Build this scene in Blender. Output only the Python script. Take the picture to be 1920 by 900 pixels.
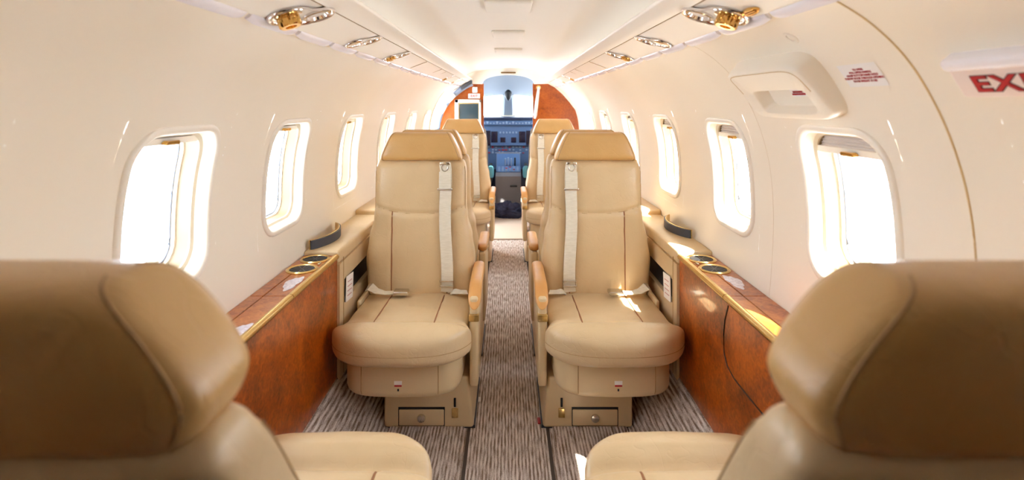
import bpy, bmesh, math, random
from mathutils import Vector, Matrix, noise

# ---------------------------------------------------------------- scene, camera, light
for o in list(bpy.data.objects):
    bpy.data.objects.remove(o)
SC = bpy.context.scene
C = SC.collection
random.seed(7)

EYE = 1.22
cam_d = bpy.data.cameras.new('camera')
cam = bpy.data.objects.new('camera', cam_d)
C.objects.link(cam)
cam.location = (0, 0, EYE)
cam.rotation_euler = (math.radians(90), 0, 0)
cam_d.sensor_width = 36
cam_d.lens = 36 * 1010 / 1920
cam_d.shift_x = 7 / 1920
cam_d.shift_y = -255 / 1920
cam_d.clip_start = 0.02
cam_d.dof.use_dof = True
cam_d.dof.focus_distance = 2.1
cam_d.dof.aperture_fstop = 3.2
SC.camera = cam

SC.view_settings.view_transform = 'Standard'
SC.view_settings.look = 'None'
SC.view_settings.gamma = 1.0
SC.view_settings.use_curve_mapping = False
SC.view_settings.exposure = 1.03
SC.cycles.use_denoising = True
SC.cycles.max_bounces = 14
SC.cycles.diffuse_bounces = 9
SC.cycles.glossy_bounces = 5
SC.cycles.transparent_max_bounces = 16
SC.cycles.caustics_reflective = False
SC.cycles.caustics_refractive = False
SC.cycles.sample_clamp_indirect = 12

world = bpy.data.worlds.new('sky')
SC.world = world
world.use_nodes = True
bg = world.node_tree.nodes['Background']
bg.inputs[0].default_value = (0.86, 0.95, 1.06, 1)
bg.inputs[1].default_value = 9.0

sun_d = bpy.data.lights.new('sun', 'SUN')
sun_d.energy = 26
sun_d.color = (1.0, 0.93, 0.80)
sun_d.angle = math.radians(0.6)
sun = bpy.data.objects.new('sun', sun_d)
C.objects.link(sun)
sun.rotation_euler = Vector((-0.55, 0.49, -1.0)).to_track_quat('-Z', 'Y').to_euler()

def cove_lamp(x, y0, y1, power):
    d = bpy.data.lights.new('cove_light', 'AREA')
    d.shape = 'RECTANGLE'
    d.size = 0.03
    d.size_y = y1 - y0
    d.energy = power
    d.color = (1.0, 0.95, 0.84)
    o = bpy.data.objects.new('cove_light', d)
    C.objects.link(o)
    o.location = (x, (y0 + y1) / 2, 1.482)
    s = 1 if x > 0 else -1
    o.rotation_euler = Vector((-s * 0.9, 0, 0.75)).to_track_quat('-Z', 'Y').to_euler()
    o.rotation_euler = (0, math.radians(180 - s * 40), 0)
for s in (-1, 1):
    cove_lamp(s * 0.405, -0.6, 3.2, 0.06)
    cove_lamp(s * 0.405, 3.2, 5.35, 0.08)

# ---------------------------------------------------------------- colours and materials
def lin(c):
    return tuple((v / 255 / 12.92 if v / 255 <= 0.04045 else ((v / 255 + 0.055) / 1.055) ** 2.4) for v in c) + (1,)

def principled(name, col, rough=0.5, metal=0.0, coat=0.0, spec=0.5):
    m = bpy.data.materials.new(name)
    m.use_nodes = True
    b = m.node_tree.nodes['Principled BSDF']
    b.inputs['Base Color'].default_value = lin(col)
    b.inputs['Roughness'].default_value = rough
    b.inputs['Metallic'].default_value = metal
    b.inputs['Coat Weight'].default_value = coat
    b.inputs['Coat Roughness'].default_value = 0.06
    b.inputs['Specular IOR Level'].default_value = spec
    return m

def nodes(m):
    return m.node_tree.nodes, m.node_tree.links, m.node_tree.nodes['Principled BSDF']

def noisy(m, c1, c2, scale=6, detail=4, stretch=(1, 1, 1), bump=0.0, bscale=60, lo=0.35, hi=0.65):
    n, l, b = nodes(m)
    tc = n.new('ShaderNodeTexCoord')
    mp = n.new('ShaderNodeMapping')
    mp.inputs['Scale'].default_value = stretch
    l.new(tc.outputs['Object'], mp.inputs[0])
    tx = n.new('ShaderNodeTexNoise')
    tx.inputs['Scale'].default_value = scale
    tx.inputs['Detail'].default_value = detail
    l.new(mp.outputs[0], tx.inputs['Vector'])
    r = n.new('ShaderNodeValToRGB')
    r.color_ramp.elements[0].position = lo
    r.color_ramp.elements[0].color = lin(c1)
    r.color_ramp.elements[1].position = hi
    r.color_ramp.elements[1].color = lin(c2)
    l.new(tx.outputs[0], r.inputs[0])
    l.new(r.outputs[0], b.inputs['Base Color'])
    if bump:
        t2 = n.new('ShaderNodeTexNoise')
        t2.inputs['Scale'].default_value = bscale
        t2.inputs['Detail'].default_value = 5
        l.new(tc.outputs['Object'], t2.inputs['Vector'])
        bp = n.new('ShaderNodeBump')
        bp.inputs['Strength'].default_value = bump
        bp.inputs['Distance'].default_value = 0.004
        l.new(t2.outputs[0], bp.inputs['Height'])
        l.new(bp.outputs[0], b.inputs['Normal'])
    return m

def leather(name, c1, c2, rough=0.38):
    m = noisy(principled(name, c1, rough, coat=0.22), c1, c2, 5, 3)
    m.node_tree.nodes['Principled BSDF'].inputs['Coat Roughness'].default_value = 0.28
    n, l, b = nodes(m)
    tc = n.new('ShaderNodeTexCoord')
    v = n.new('ShaderNodeTexVoronoi')
    v.feature = 'DISTANCE_TO_EDGE'
    v.inputs['Scale'].default_value = 22
    dist = n.new('ShaderNodeTexNoise')
    dist.inputs['Scale'].default_value = 9
    mx = n.new('ShaderNodeMix')
    mx.data_type = 'VECTOR'
    mx.inputs[0].default_value = 0.16
    l.new(tc.outputs['Object'], dist.inputs['Vector'])
    l.new(tc.outputs['Object'], mx.inputs[4])
    l.new(dist.outputs['Color'], mx.inputs[5])
    l.new(mx.outputs[1], v.inputs['Vector'])
    mr = n.new('ShaderNodeMapRange')
    mr.inputs[2].default_value = 0.035
    l.new(v.outputs['Distance'], mr.inputs[0])
    t2 = n.new('ShaderNodeTexNoise')
    t2.inputs['Scale'].default_value = 14
    t2.inputs['Detail'].default_value = 6
    l.new(tc.outputs['Object'], t2.inputs['Vector'])
    ad = n.new('ShaderNodeMath')
    ad.operation = 'MULTIPLY_ADD'
    ad.inputs[1].default_value = 0.10
    l.new(mr.outputs[0], ad.inputs[0])
    l.new(t2.outputs[0], ad.inputs[2])
    bp = n.new('ShaderNodeBump')
    bp.inputs['Strength'].default_value = 0.5
    bp.inputs['Distance'].default_value = 0.006
    l.new(ad.outputs[0], bp.inputs['Height'])
    l.new(bp.outputs[0], b.inputs['Normal'])
    return m

M = {}
M['wall'] = noisy(principled('cream_wall_panel', (236, 220, 194), 0.38), (240, 232, 218), (236, 227, 210), 1.5, 2)
M['ceiling'] = principled('cream_headliner', (232, 227, 218), 0.6)
M['trim'] = principled('cream_plastic', (238, 231, 219), 0.35)
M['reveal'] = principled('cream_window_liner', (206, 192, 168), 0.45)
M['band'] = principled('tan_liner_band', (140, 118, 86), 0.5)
M['handle_box'] = principled('ivory_plastic', (236, 228, 214), 0.4)
M['lens'] = principled('lavender_light_lens', (236, 232, 238), 0.2)
M['leather'] = leather('tan_leather', (207, 180, 138), (215, 189, 148))
M['leather_head'] = leather('golden_tan_leather', (202, 160, 98), (210, 170, 110), 0.36)
M['leather_side'] = leather('beige_ledge_leather', (206, 179, 136), (212, 186, 146), 0.45)
M['shell'] = principled('tan_seat_shell', (214, 190, 148), 0.35)
M['arm'] = noisy(principled('caramel_armrest', (206, 150, 84), 0.35), (202, 145, 80), (214, 160, 95), 8, 3)
M['piping'] = principled('brown_piping', (150, 98, 62), 0.5)
M['seam'] = principled('seam_thread', (176, 142, 96), 0.6)
M['belt'] = noisy(principled('grey_beige_webbing', (206, 196, 172), 0.65), (216, 208, 188), (226, 219, 201), 40, 3, (1, 1, 6))
M['silver'] = principled('brushed_silver', (215, 210, 200), 0.22, 1.0)
M['chrome'] = principled('chrome', (225, 218, 214), 0.08, 1.0)
M['gold'] = principled('polished_gold', (226, 178, 100), 0.14, 1.0)
M['brass'] = principled('satin_brass', (222, 192, 130), 0.25, 1.0)
M['black'] = principled('black_plastic', (18, 18, 20), 0.5)
M['dark'] = principled('dark_grey_rubber', (62, 64, 72), 0.5)
M['white'] = principled('white_label', (236, 234, 232), 0.5)
M['red'] = principled('red_print', (176, 24, 34), 0.5)
M['patch'] = noisy(principled('worn_patch', (214, 206, 212), 0.6), (196, 186, 196), (226, 220, 226), 140, 3)
M['screen'] = principled('dark_screen', (46, 60, 66), 0.15)
M['cockpit'] = principled('cockpit_panel_blue_grey', (80, 108, 146), 0.45)
M['cockpit_dark'] = principled('cockpit_dark_blue', (30, 42, 70), 0.5)
M['cockpit_roof'] = principled('cockpit_headliner', (118, 128, 140), 0.7)
M['button'] = principled('panel_button', (140, 162, 190), 0.4)
M['pedestal'] = principled('pedestal_grey', (120, 118, 122), 0.5)
M['teal'] = principled('teal_plastic', (90, 160, 176), 0.5)
M['pilot'] = noisy(principled('pilot_seat_cloth', (150, 134, 112), 0.8), (140, 124, 102), (160, 144, 120), 30, 3)
M['jacket'] = noisy(principled('navy_cloth', (30, 32, 50), 0.85), (30, 32, 54), (52, 54, 80), 12, 4)
M['door_grey'] = principled('door_seal_blue_grey', (120, 132, 152), 0.5)
M['aft'] = noisy(principled('dark_aft_wood', (92, 40, 16), 0.4), (76, 30, 10), (100, 44, 16), 5, 5)

def wood(name, c1, c2, c3, rough=0.28):
    m = principled(name, c1, rough, coat=0.4)
    n, l, b = nodes(m)
    tc = n.new('ShaderNodeTexCoord')
    w = n.new('ShaderNodeTexNoise')
    w.inputs['Scale'].default_value = 4.5
    w.inputs['Detail'].default_value = 5
    w.inputs['Distortion'].default_value = 1.4
    l.new(tc.outputs['Object'], w.inputs['Vector'])
    f = n.new('ShaderNodeTexNoise')
    f.inputs['Scale'].default_value = 70
    f.inputs['Detail'].default_value = 4
    f.inputs['Distortion'].default_value = 0.8
    l.new(tc.outputs['Object'], f.inputs['Vector'])
    mx = n.new('ShaderNodeMath')
    mx.operation = 'MULTIPLY_ADD'
    mx.inputs[1].default_value = 0.45
    l.new(f.outputs[0], mx.inputs[0])
    sc_ = n.new('ShaderNodeMath')
    sc_.operation = 'MULTIPLY'
    sc_.inputs[1].default_value = 0.6
    l.new(w.outputs[0], sc_.inputs[0])
    l.new(sc_.outputs[0], mx.inputs[2])
    r = n.new('ShaderNodeValToRGB')
    e = r.color_ramp.elements
    e[0].position = 0.38; e[0].color = lin(c3)
    e[1].position = 0.66; e[1].color = lin(c2)
    k = e.new(0.52); k.color = lin(c1)
    l.new(mx.outputs[0], r.inputs[0])
    l.new(r.outputs[0], b.inputs['Base Color'])
    return m
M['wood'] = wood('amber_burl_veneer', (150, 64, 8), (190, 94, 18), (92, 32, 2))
M['wood_lit'] = wood('amber_burl_lit', (178, 98, 36), (204, 126, 54), (138, 66, 18), 0.32)  # same burl made paler: light on the ledge tops painted into the colour
M['wood_bulk'] = wood('orange_bulkhead_veneer', (160, 76, 14), (178, 92, 24), (128, 54, 6))

def carpet():
    m = principled('striped_carpet', (150, 132, 116), 0.95, spec=0.1)
    n, l, b = nodes(m)
    tc = n.new('ShaderNodeTexCoord')
    def nz(scale, stretch, detail=3):
        mp = n.new('ShaderNodeMapping')
        mp.inputs['Scale'].default_value = stretch
        l.new(tc.outputs['Object'], mp.inputs[0])
        t = n.new('ShaderNodeTexNoise')
        t.inputs['Scale'].default_value = scale
        t.inputs['Detail'].default_value = detail
        l.new(mp.outputs[0], t.inputs['Vector'])
        return t.outputs[0]
    a = nz(150, (1, 0.10, 1), 2)
    fine = nz(420, (1, 0.6, 1), 2)
    wv = n.new('ShaderNodeTexWave')
    wv.bands_direction = 'X'
    wv.inputs['Scale'].default_value = 26
    wv.inputs['Distortion'].default_value = 0.6
    wv.inputs['Detail'].default_value = 2
    l.new(tc.outputs['Object'], wv.inputs['Vector'])
    s1 = n.new('ShaderNodeMath'); s1.operation = 'MULTIPLY_ADD'; s1.inputs[1].default_value = 0.5
    l.new(a, s1.inputs[0])
    s2 = n.new('ShaderNodeMath'); s2.operation = 'MULTIPLY'; s2.inputs[1].default_value = 0.30
    l.new(fine, s2.inputs[0])
    l.new(s2.outputs[0], s1.inputs[2])
    s3 = n.new('ShaderNodeMath'); s3.operation = 'MULTIPLY_ADD'; s3.inputs[1].default_value = 0.14
    l.new(wv.outputs[1], s3.inputs[0])
    l.new(s1.outputs[0], s3.inputs[2])
    r = n.new('ShaderNodeValToRGB')
    e = r.color_ramp.elements
    e[0].position = 0.36; e[0].color = lin((122, 102, 86))
    e[1].position = 0.58; e[1].color = lin((222, 212, 204))
    l.new(s3.outputs[0], r.inputs[0])
    l.new(r.outputs[0], b.inputs['Base Color'])
    bp = n.new('ShaderNodeBump')
    bp.inputs['Strength'].default_value = 0.6
    bp.inputs['Distance'].default_value = 0.003
    l.new(s3.outputs[0], bp.inputs['Height'])
    l.new(bp.outputs[0], b.inputs['Normal'])
    return m
M['carpet'] = carpet()

def glass(name, tint=(0.97, 0.985, 1.0)):
    m = bpy.data.materials.new(name)
    m.use_nodes = True
    n, l = m.node_tree.nodes, m.node_tree.links
    n.clear()
    out = n.new('ShaderNodeOutputMaterial')
    t = n.new('ShaderNodeBsdfTransparent'); t.inputs[0].default_value = (*tint, 1)
    g = n.new('ShaderNodeBsdfGlossy'); g.inputs['Roughness'].default_value = 0.03
    mx = n.new('ShaderNodeMixShader')
    mx.inputs[0].default_value = 0.05
    l.new(t.outputs[0], mx.inputs[1]); l.new(g.outputs[0], mx.inputs[2])
    l.new(mx.outputs[0], out.inputs[0])
    return m
M['pane'] = glass('clear_window_pane')

# ---------------------------------------------------------------- mesh helpers
class Geo:
    """collects vertices and faces for ONE mesh object"""
    def __init__(self):
        self.v, self.f, self.m = [], [], []
    def add(self, v, f, mi=0):
        o = len(self.v)
        self.v += [Vector(p) for p in v]
        self.f += [tuple(i + o for i in q) for q in f]
        self.m += [mi] * len(f)
        return self
    def map(self, fn):
        self.v = [Vector(fn(p)) for p in self.v]
        return self
    def build(self, name, mat, parent=None, smooth=True, angle=40, normals=None, recalc=True):
        me = bpy.data.meshes.new(name)
        me.from_pydata([tuple(p) for p in self.v], [], self.f)
        mats = mat if isinstance(mat, (list, tuple)) else [mat]
        for k in mats:
            me.materials.append(k)
        for p, k in zip(me.polygons, self.m):
            p.material_index = k
            p.use_smooth = smooth
        if recalc and normals is None:
            bm = bmesh.new(); bm.from_mesh(me)
            bmesh.ops.recalc_face_normals(bm, faces=bm.faces)
            bm.to_mesh(me); bm.free()
        if smooth and normals is None:
            me.set_sharp_from_angle(angle=math.radians(angle))
        if normals is not None:
            me.normals_split_custom_set_from_vertices([tuple(q) for q in normals])
        me.update()
        o = bpy.data.objects.new(name, me)
        C.objects.link(o)
        if parent is not None:
            o.parent = parent
        return o

def box(g, x0, x1, y0, y1, z0, z1, r=0.0, seg=3, mi=0, fn=None):
    bm = bmesh.new()
    bmesh.ops.create_cube(bm, size=1)
    for v in bm.verts:
        v.co = Vector((x0 + (v.co.x + .5) * (x1 - x0), y0 + (v.co.y + .5) * (y1 - y0), z0 + (v.co.z + .5) * (z1 - z0)))
    if r > 0:
        bmesh.ops.bevel(bm, geom=list(bm.edges), offset=min(r, 0.49 * min(abs(x1 - x0), abs(y1 - y0), abs(z1 - z0))),
                        segments=seg, profile=0.5, affect='EDGES')
    bm.verts.index_update()
    vs = [v.co.copy() for v in bm.verts]
    if fn: vs = [Vector(fn(p)) for p in vs]
    g.add(vs, [tuple(v.index for v in f.verts) for f in bm.faces], mi)
    bm.free()
    return g

def loft(g, rings, cap0=True, cap1=True, closed=True, mi=0):
    n = len(rings[0])
    vs = [p for r in rings for p in r]
    fs = []
    for i in range(len(rings) - 1):
        for j in range(n if closed else n - 1):
            k = (j + 1) % n
            fs.append((i * n + j, i * n + k, (i + 1) * n + k, (i + 1) * n + j))
    if cap0: fs.append(tuple(range(n))[::-1])
    if cap1: fs.append(tuple((len(rings) - 1) * n + j for j in range(n)))
    return g.add(vs, fs, mi)

def tube(g, pts, r, n=8, mi=0, flat=None):
    pts = [Vector(p) for p in pts]
    rings = []
    up = Vector((0, 0, 1))
    for i, p in enumerate(pts):
        t = (pts[min(i + 1, len(pts) - 1)] - pts[max(i - 1, 0)]).normalized()
        a = t.cross(up)
        if a.length < 0.1: a = t.cross(Vector((0, 1, 0)))
        a.normalize(); b = a.cross(t)
        rr = r[i] if isinstance(r, (list, tuple)) else r
        rings.append([p + a * rr * math.cos(2 * math.pi * k / n) + b * rr * math.sin(2 * math.pi * k / n) * (flat or 1) for k in range(n)])
    return loft(g, rings, mi=mi)

def ribbon(g, pts, wdir, width, thick, mi=0):
    """a strap: a flat band following pts; wdir gives the direction of its width"""
    pts = [Vector(p) for p in pts]
    rings = []
    for i, p in enumerate(pts):
        t = (pts[min(i + 1, len(pts) - 1)] - pts[max(i - 1, 0)]).normalized()
        w = Vector(wdir[i] if isinstance(wdir, list) else wdir)
        w = (w - t * w.dot(t)).normalized()
        nn = t.cross(w)
        h = width / 2; k = thick / 2
        rings.append([p + w * h * a + nn * k * b for a, b in ((-1, -.4), (-.97, -1), (.97, -1), (1, -.4), (1, .4), (.97, 1), (-.97, 1), (-1, .4))])
    return loft(g, rings, mi=mi)

def lathe(g, prof, c, axis='Z', n=24, mi=0, cap=True):
    rings = []
    for r, h in prof:
        ring = []
        for k in range(n):
            a = 2 * math.pi * k / n
            x, y = r * math.cos(a), r * math.sin(a)
            p = {'Z': (x, y, h), 'Y': (x, h, y), 'X': (h, x, y)}[axis]
            ring.append(Vector(p) + Vector(c))
        rings.append(ring)
    return loft(g, rings, cap0=cap, cap1=cap, mi=mi)

def lerp_tab(tab, t):
    if t <= tab[0][0]: return tab[0][1]
    for (a, va), (b, vb) in zip(tab, tab[1:]):
        if t <= b:
            k = (t - a) / (b - a)
            k = k * k * (3 - 2 * k) if len(tab) > 2 else k
            return va + (vb - va) * k
    return tab[-1][1]

def spw(v, p):
    return math.copysign(abs(v) ** p, v)

def se_ring(cx, cy, hx, hy, n, N=96):
    return [(cx + hx * spw(math.cos(2 * math.pi * k / N), 2 / n), cy + hy * spw(math.sin(2 * math.pi * k / N), 2 / n)) for k in range(N)]

def thing(name, label, cat, loc=(0, 0, 0), rotz=0, group=None):
    o = bpy.data.objects.new(name, None)
    C.objects.link(o)
    o.empty_display_size = 0.05
    o.location = loc; o.rotation_euler = (0, 0, rotz)
    o['label'] = label; o['category'] = cat
    if group: o['group'] = group
    return o

def tag(o, label, cat, group=None):
    o['label'] = label; o['category'] = cat
    if group: o['group'] = group
    return o

def struct(o):
    o['kind'] = 'structure'
    return o

def copy_tree(o, parent=None):
    c = o.copy(); C.objects.link(c)
    if parent is not None: c.parent = parent
    for ch in o.children: copy_tree(ch, c)
    return c

def text_mesh(body, size, extrude=0.0008, offset=0.0, align='CENTER', spacing=1.0):
    cu = bpy.data.curves.new('lettering', 'FONT')
    cu.body = body; cu.size = size; cu.extrude = extrude; cu.offset = offset
    cu.align_x = align; cu.align_y = 'CENTER'; cu.space_character = spacing
    cu.resolution_u = 3
    t = bpy.data.objects.new('lettering', cu)
    C.objects.link(t)
    dg = bpy.context.evaluated_depsgraph_get()
    me = t.evaluated_get(dg).to_mesh()
    v = [p.co.copy() for p in me.vertices]
    f = [tuple(p.vertices) for p in me.polygons]
    t.evaluated_get(dg).to_mesh_clear()
    bpy.data.objects.remove(t)
    return v, f

# ---------------------------------------------------------------- cabin section
PROF = [(0.60, -0.02), (0.665, 0.18), (0.72, 0.38), (0.755, 0.56), (0.772, 0.70), (0.780, 0.84), (0.779, 0.94),
        (0.769, 1.04), (0.747, 1.13), (0.712, 1.216), (0.664, 1.294), (0.606, 1.352), (0.545, 1.392), (0.50, 1.413)]
def _catmull(P, n=12):
    out = []
    for i in range(len(P) - 1):
        p0 = Vector(P[max(i - 1, 0)]); p1 = Vector(P[i]); p2 = Vector(P[i + 1]); p3 = Vector(P[min(i + 2, len(P) - 1)])
        for k in range(n):
            t = k / n
            out.append(0.5 * ((2 * p1) + (p2 - p0) * t + (2 * p0 - 5 * p1 + 4 * p2 - p3) * t * t + (3 * p1 - p0 - 3 * p2 + p3) * t ** 3))
    out.append(Vector(P[-1]))
    return out
CURVE = _catmull(PROF)
ARC = [0.0]
for a, b in zip(CURVE, CURVE[1:]):
    ARC.append(ARC[-1] + (b - a).length)
SEND = ARC[-1]
def prof(s):
    s = max(0, min(SEND, s))
    lo, hi = 0, len(ARC) - 1
    while hi - lo > 1:
        m = (lo + hi) // 2
        if ARC[m] <= s: lo = m
        else: hi = m
    k = (s - ARC[lo]) / (ARC[hi] - ARC[lo])
    return CURVE[lo] + (CURVE[hi] - CURVE[lo]) * k
def s_at_z(z):
    return min(((abs(CURVE[i].y - z), ARC[i]) for i in range(len(CURVE))))[1]
def taper(y):
    t = max(0.0, min(1.0, (y - 2.4) / 3.1))
    return 1 - 0.08 * t * t * (3 - 2 * t)
def wpt(side, s, y, out=0.0):
    """point on the inner face of the side wall; out > 0 goes outboard"""
    p = prof(s)
    a = prof(s - 0.02); b = prof(s + 0.02)
    d = (b - a).normalized()
    n = Vector((d.y, -d.x))          # outboard normal
    return Vector((side * (p.x * taper(y) + n.x * out), y, p.y + n.y * out))
def wnorm(side, s):
    a = prof(s - 0.02); b = prof(s + 0.02)
    d = (b - a).normalized()
    return Vector((side * d.y, 0, -d.x))      # outboard
def x_wall(z, y=0):
    return prof(s_at_z(z)).x * taper(y)

Y_AFT, Y_BULK = -1.25, 5.45
WIN_C = [0.585, 1.232, 1.875, 2.60, 3.32, 4.02, 4.66]  # first pair is out of view, added to light the near seats
S_T, S_B = s_at_z(1.170), s_at_z(0.787)
WS, WH = (S_T + S_B) / 2, (S_T - S_B) / 2
WW = 0.168
def win_outline(inset, N=72, hw=WW, hh=WH, r=0.082):
    hw -= inset; hh -= inset; r = max(0.02, r - inset * 0.8)
    pts = []
    for k in range(N):
        a = 2 * math.pi * (k + 0.5) / N
        # ray to rounded rectangle by marching
        dx, dy = math.cos(a), math.sin(a)
        lo, hi = 0.0, 1.0
        for _ in range(26):
            m = (lo + hi) / 2
            x, y = abs(dx * m), abs(dy * m)
            qx, qy = max(x - (hw - r), 0), max(y - (hh - r), 0)
            inside = x <= hw and y <= hh and (qx * qx + qy * qy <= r * r)
            if inside: lo = m
            else: hi = m
        pts.append((dx * lo, dy * lo))
    return pts

def side_wall(side, name):
    g = Geo(); nr = []
    def quadgrid(s0, s1, y0, y1):
        ns = max(2, round((s1 - s0) / 0.018)); ny = max(1, round((y1 - y0) / 0.12))
        vs, fs = [], []
        for i in range(ns + 1):
            for j in range(ny + 1):
                s = s0 + (s1 - s0) * i / ns
                vs.append(wpt(side, s, y0 + (y1 - y0) * j / ny)); nr.append(-wnorm(side, s))
        for i in range(ns):
            for j in range(ny):
                a = i * (ny + 1) + j
                q = (a, a + 1, a + ny + 2, a + ny + 1)
                fs.append(q if side > 0 else q[::-1])
        g.add(vs, fs)
    cw, chh = WW + 0.035, WH + 0.035
    sb, st = WS - chh, WS + chh
    door0 = 4.92 if side < 0 else Y_BULK
    quadgrid(0, sb, Y_AFT, door0)
    quadgrid(st, s_at_z(1.34), Y_AFT, door0)
    quadgrid(s_at_z(1.34), SEND, Y_AFT, Y_BULK)
    ys = [Y_AFT]
    for c in WIN_C: ys += [c - cw, c + cw]
    ys.append(door0)
    for a, b in zip(ys[0::2], ys[1::2]): quadgrid(sb, st, a, b)
    N = 72
    out = win_outline(0)
    for c in WIN_C:
        vs, fs = [], []
        K = 5
        for i in range(K + 1):
            for k in range(N):
                a = 2 * math.pi * (k + 0.5) / N
                dx, dy = math.cos(a), math.sin(a)
                t = min(cw / abs(dx) if abs(dx) > 1e-6 else 9, chh / abs(dy) if abs(dy) > 1e-6 else 9)
                px = out[k][0] + (dx * t - out[k][0]) * i / K
                py = out[k][1] + (dy * t - out[k][1]) * i / K
                vs.append(wpt(side, WS + py, c + px)); nr.append(-wnorm(side, WS + py))
        for i in range(K):
            for k in range(N):
                q = (i * N + k, i * N + (k + 1) % N, (i + 1) * N + (k + 1) % N, (i + 1) * N + k)
                fs.append(q if side < 0 else q[::-1])
        # corner fillers
        corner = {}
        for k in range(N):
            k2 = (k + 1) % N
            p, q = vs[K * N + k], vs[K * N + k2]
            a1 = 2 * math.pi * (k + 0.5) / N; a2 = 2 * math.pi * (k + 1.5) / N
            for sx in (-1, 1):
                for sy in (-1, 1):
                    ac = math.atan2(sy * chh, sx * cw) % (2 * math.pi)
                    if a1 < ac < a2:
                        vs.append(wpt(side, WS + sy * chh, c + sx * cw)); nr.append(-wnorm(side, WS + sy * chh))
                        fs.append((K * N + k, K * N + k2, len(vs) - 1))
        g.add(vs, fs)
    fixed = []
    for q in g.f:                   # faces wound so that they face the cabin
        fn = (g.v[q[1]] - g.v[q[0]]).cross(g.v[q[2]] - g.v[q[0]])
        if fn.length < 1e-12 and len(q) > 3: fn = (g.v[q[2]] - g.v[q[1]]).cross(g.v[q[3]] - g.v[q[1]])
        fixed.append(q if fn.dot(nr[q[0]]) > 0 else q[::-1])
    g.f = fixed
    return struct(g.build(name, M['wall'], normals=nr))

wall_l = side_wall(-1, 'wall_left')
wall_r = side_wall(1, 'wall_right')

# seam lines of the emergency hatch, parts of the right wall
for yy, s0 in ((0.895, 0.30), (1.585, 0.62)):
    g = Geo()
    z0 = s_at_z(0.66)
    r = 0.0020 if yy < 1 else 0.0005
    tube(g, [wpt(1, z0 + (SEND - 0.03 - z0) * i / 60, yy, -0.0003) for i in range(61)], r, 6)
    g.build('hatch_seam', principled('wall_seam', (206, 180, 132) if yy < 1 else (228, 214, 192), 0.5), wall_r)

def window(idx, side, c, shade_drop):
    e = thing('window_%d' % idx, 'oval cabin window', 'window')
    del e['label']; del e['category']
    struct(e)
    nrm = wnorm(side, WS)
    def ring(inset, depth):
        return [wpt(side, WS + py, c + px) + nrm * depth for px, py in win_outline(inset)]
    g = Geo()
    rs = [ring(-0.004, 0.001), ring(-0.003, -0.005), ring(0.002, -0.008), ring(0.010, -0.008), ring(0.015, -0.004), ring(0.017, 0.004)]
    loft(g, rs, False, False)
    g.build('window_frame', M['trim'], e, angle=60)
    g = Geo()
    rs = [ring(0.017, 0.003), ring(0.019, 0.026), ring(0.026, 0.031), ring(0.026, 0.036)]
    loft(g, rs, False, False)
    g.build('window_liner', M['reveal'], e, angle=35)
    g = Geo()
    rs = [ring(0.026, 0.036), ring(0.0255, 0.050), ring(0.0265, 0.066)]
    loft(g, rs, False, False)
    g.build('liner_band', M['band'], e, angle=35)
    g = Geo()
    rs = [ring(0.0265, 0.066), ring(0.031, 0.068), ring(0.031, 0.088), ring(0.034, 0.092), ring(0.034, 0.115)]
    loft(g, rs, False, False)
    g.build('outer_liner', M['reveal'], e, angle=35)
    # gasket bead just in front of the outer pane
    g = Geo()
    tube(g, ring(0.0325, 0.080) + [ring(0.0325, 0.080)[0]], 0.0030, 6)
    g.build('gasket', principled('gasket', (150, 158, 176), 0.5), e)
    # pane
    g = Geo()
    o1, o2 = ring(0.0315, 0.082), ring(0.0315, 0.085)
    g.add(o1 + o2, [tuple(range(72)), tuple(range(72, 144))[::-1]])
    g.build('pane', M['pane'], e, smooth=False)
    # window shade pulled down a little, with its bottom rail and pull
    inn = win_outline(0.022)
    def half_w(t):      # half width of the opening at height t
        best = [abs(px) for px, py in inn if abs(py - t) < 0.012]
        return max(best) if best else 0.05
    top = WH - 0.022
    g = Geo(); rows = []
    n = max(4, int(shade_drop / 0.004))
    for i in range(n + 1):
        t = top - 0.001 - (shade_drop - 0.001) * i / n
        hw = half_w(t) - 0.001
        dd = 0.040 + (0.0035 if i % 2 else 0.0)
        rows.append([wpt(side, WS + t, c - hw + 2 * hw * k / 12) + nrm * dd for k in range(13)])
    loft(g, rows, False, False, closed=False)
    g.build('window_shade', principled('shade_fabric', (214, 206, 200), 0.8), e)
    t = top - shade_drop
    hw = half_w(t) - 0.0005
    g = Geo(); rings = []
    for k in range(17):
        p = wpt(side, WS + t, c - hw + 2 * hw * k / 16)
        q = wpt(side, WS + t - 0.016, c - hw + 2 * hw * k / 16)
        rings.append([p + nrm * 0.032, q + nrm * 0.032, q + nrm * 0.046, p + nrm * 0.046])
    loft(g, rings)
    g.build('shade_rail', M['trim'], e, smooth=False)
    g = Geo()
    c0 = wpt(side, WS + t - 0.012, c) + nrm * 0.030
    up = (wpt(side, WS + t, c) - wpt(side, WS + t - 0.02, c)).normalized()
    for a, b, w_, h_ in ((0, 0, 0.024, 0.0035), (-0.006, 0.003, 0.020, 0.003)):
        vs = []
        for sx in (-1, 1):
            for sy in (-1, 1):
                for sz in (-1, 1):
                    vs.append(c0 + Vector((0, sx * w_, 0)) + up * (sy * h_ + b) - nrm * (0.006 + sz * 0.006 + a * 0))
        g.add(vs, [(0, 1, 3, 2), (4, 6, 7, 5), (0, 4, 5, 1), (2, 3, 7, 6), (0, 2, 6, 4), (1, 5, 7, 3)])
    g.build('shade_pull', M['gold'], e, smooth=False)

for i, c in enumerate(WIN_C):
    window(2 * i + 1, -1, c, 0.006)
    window(2 * i + 2, 1, c, 0.034 if i < 4 else 0.02)

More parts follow.
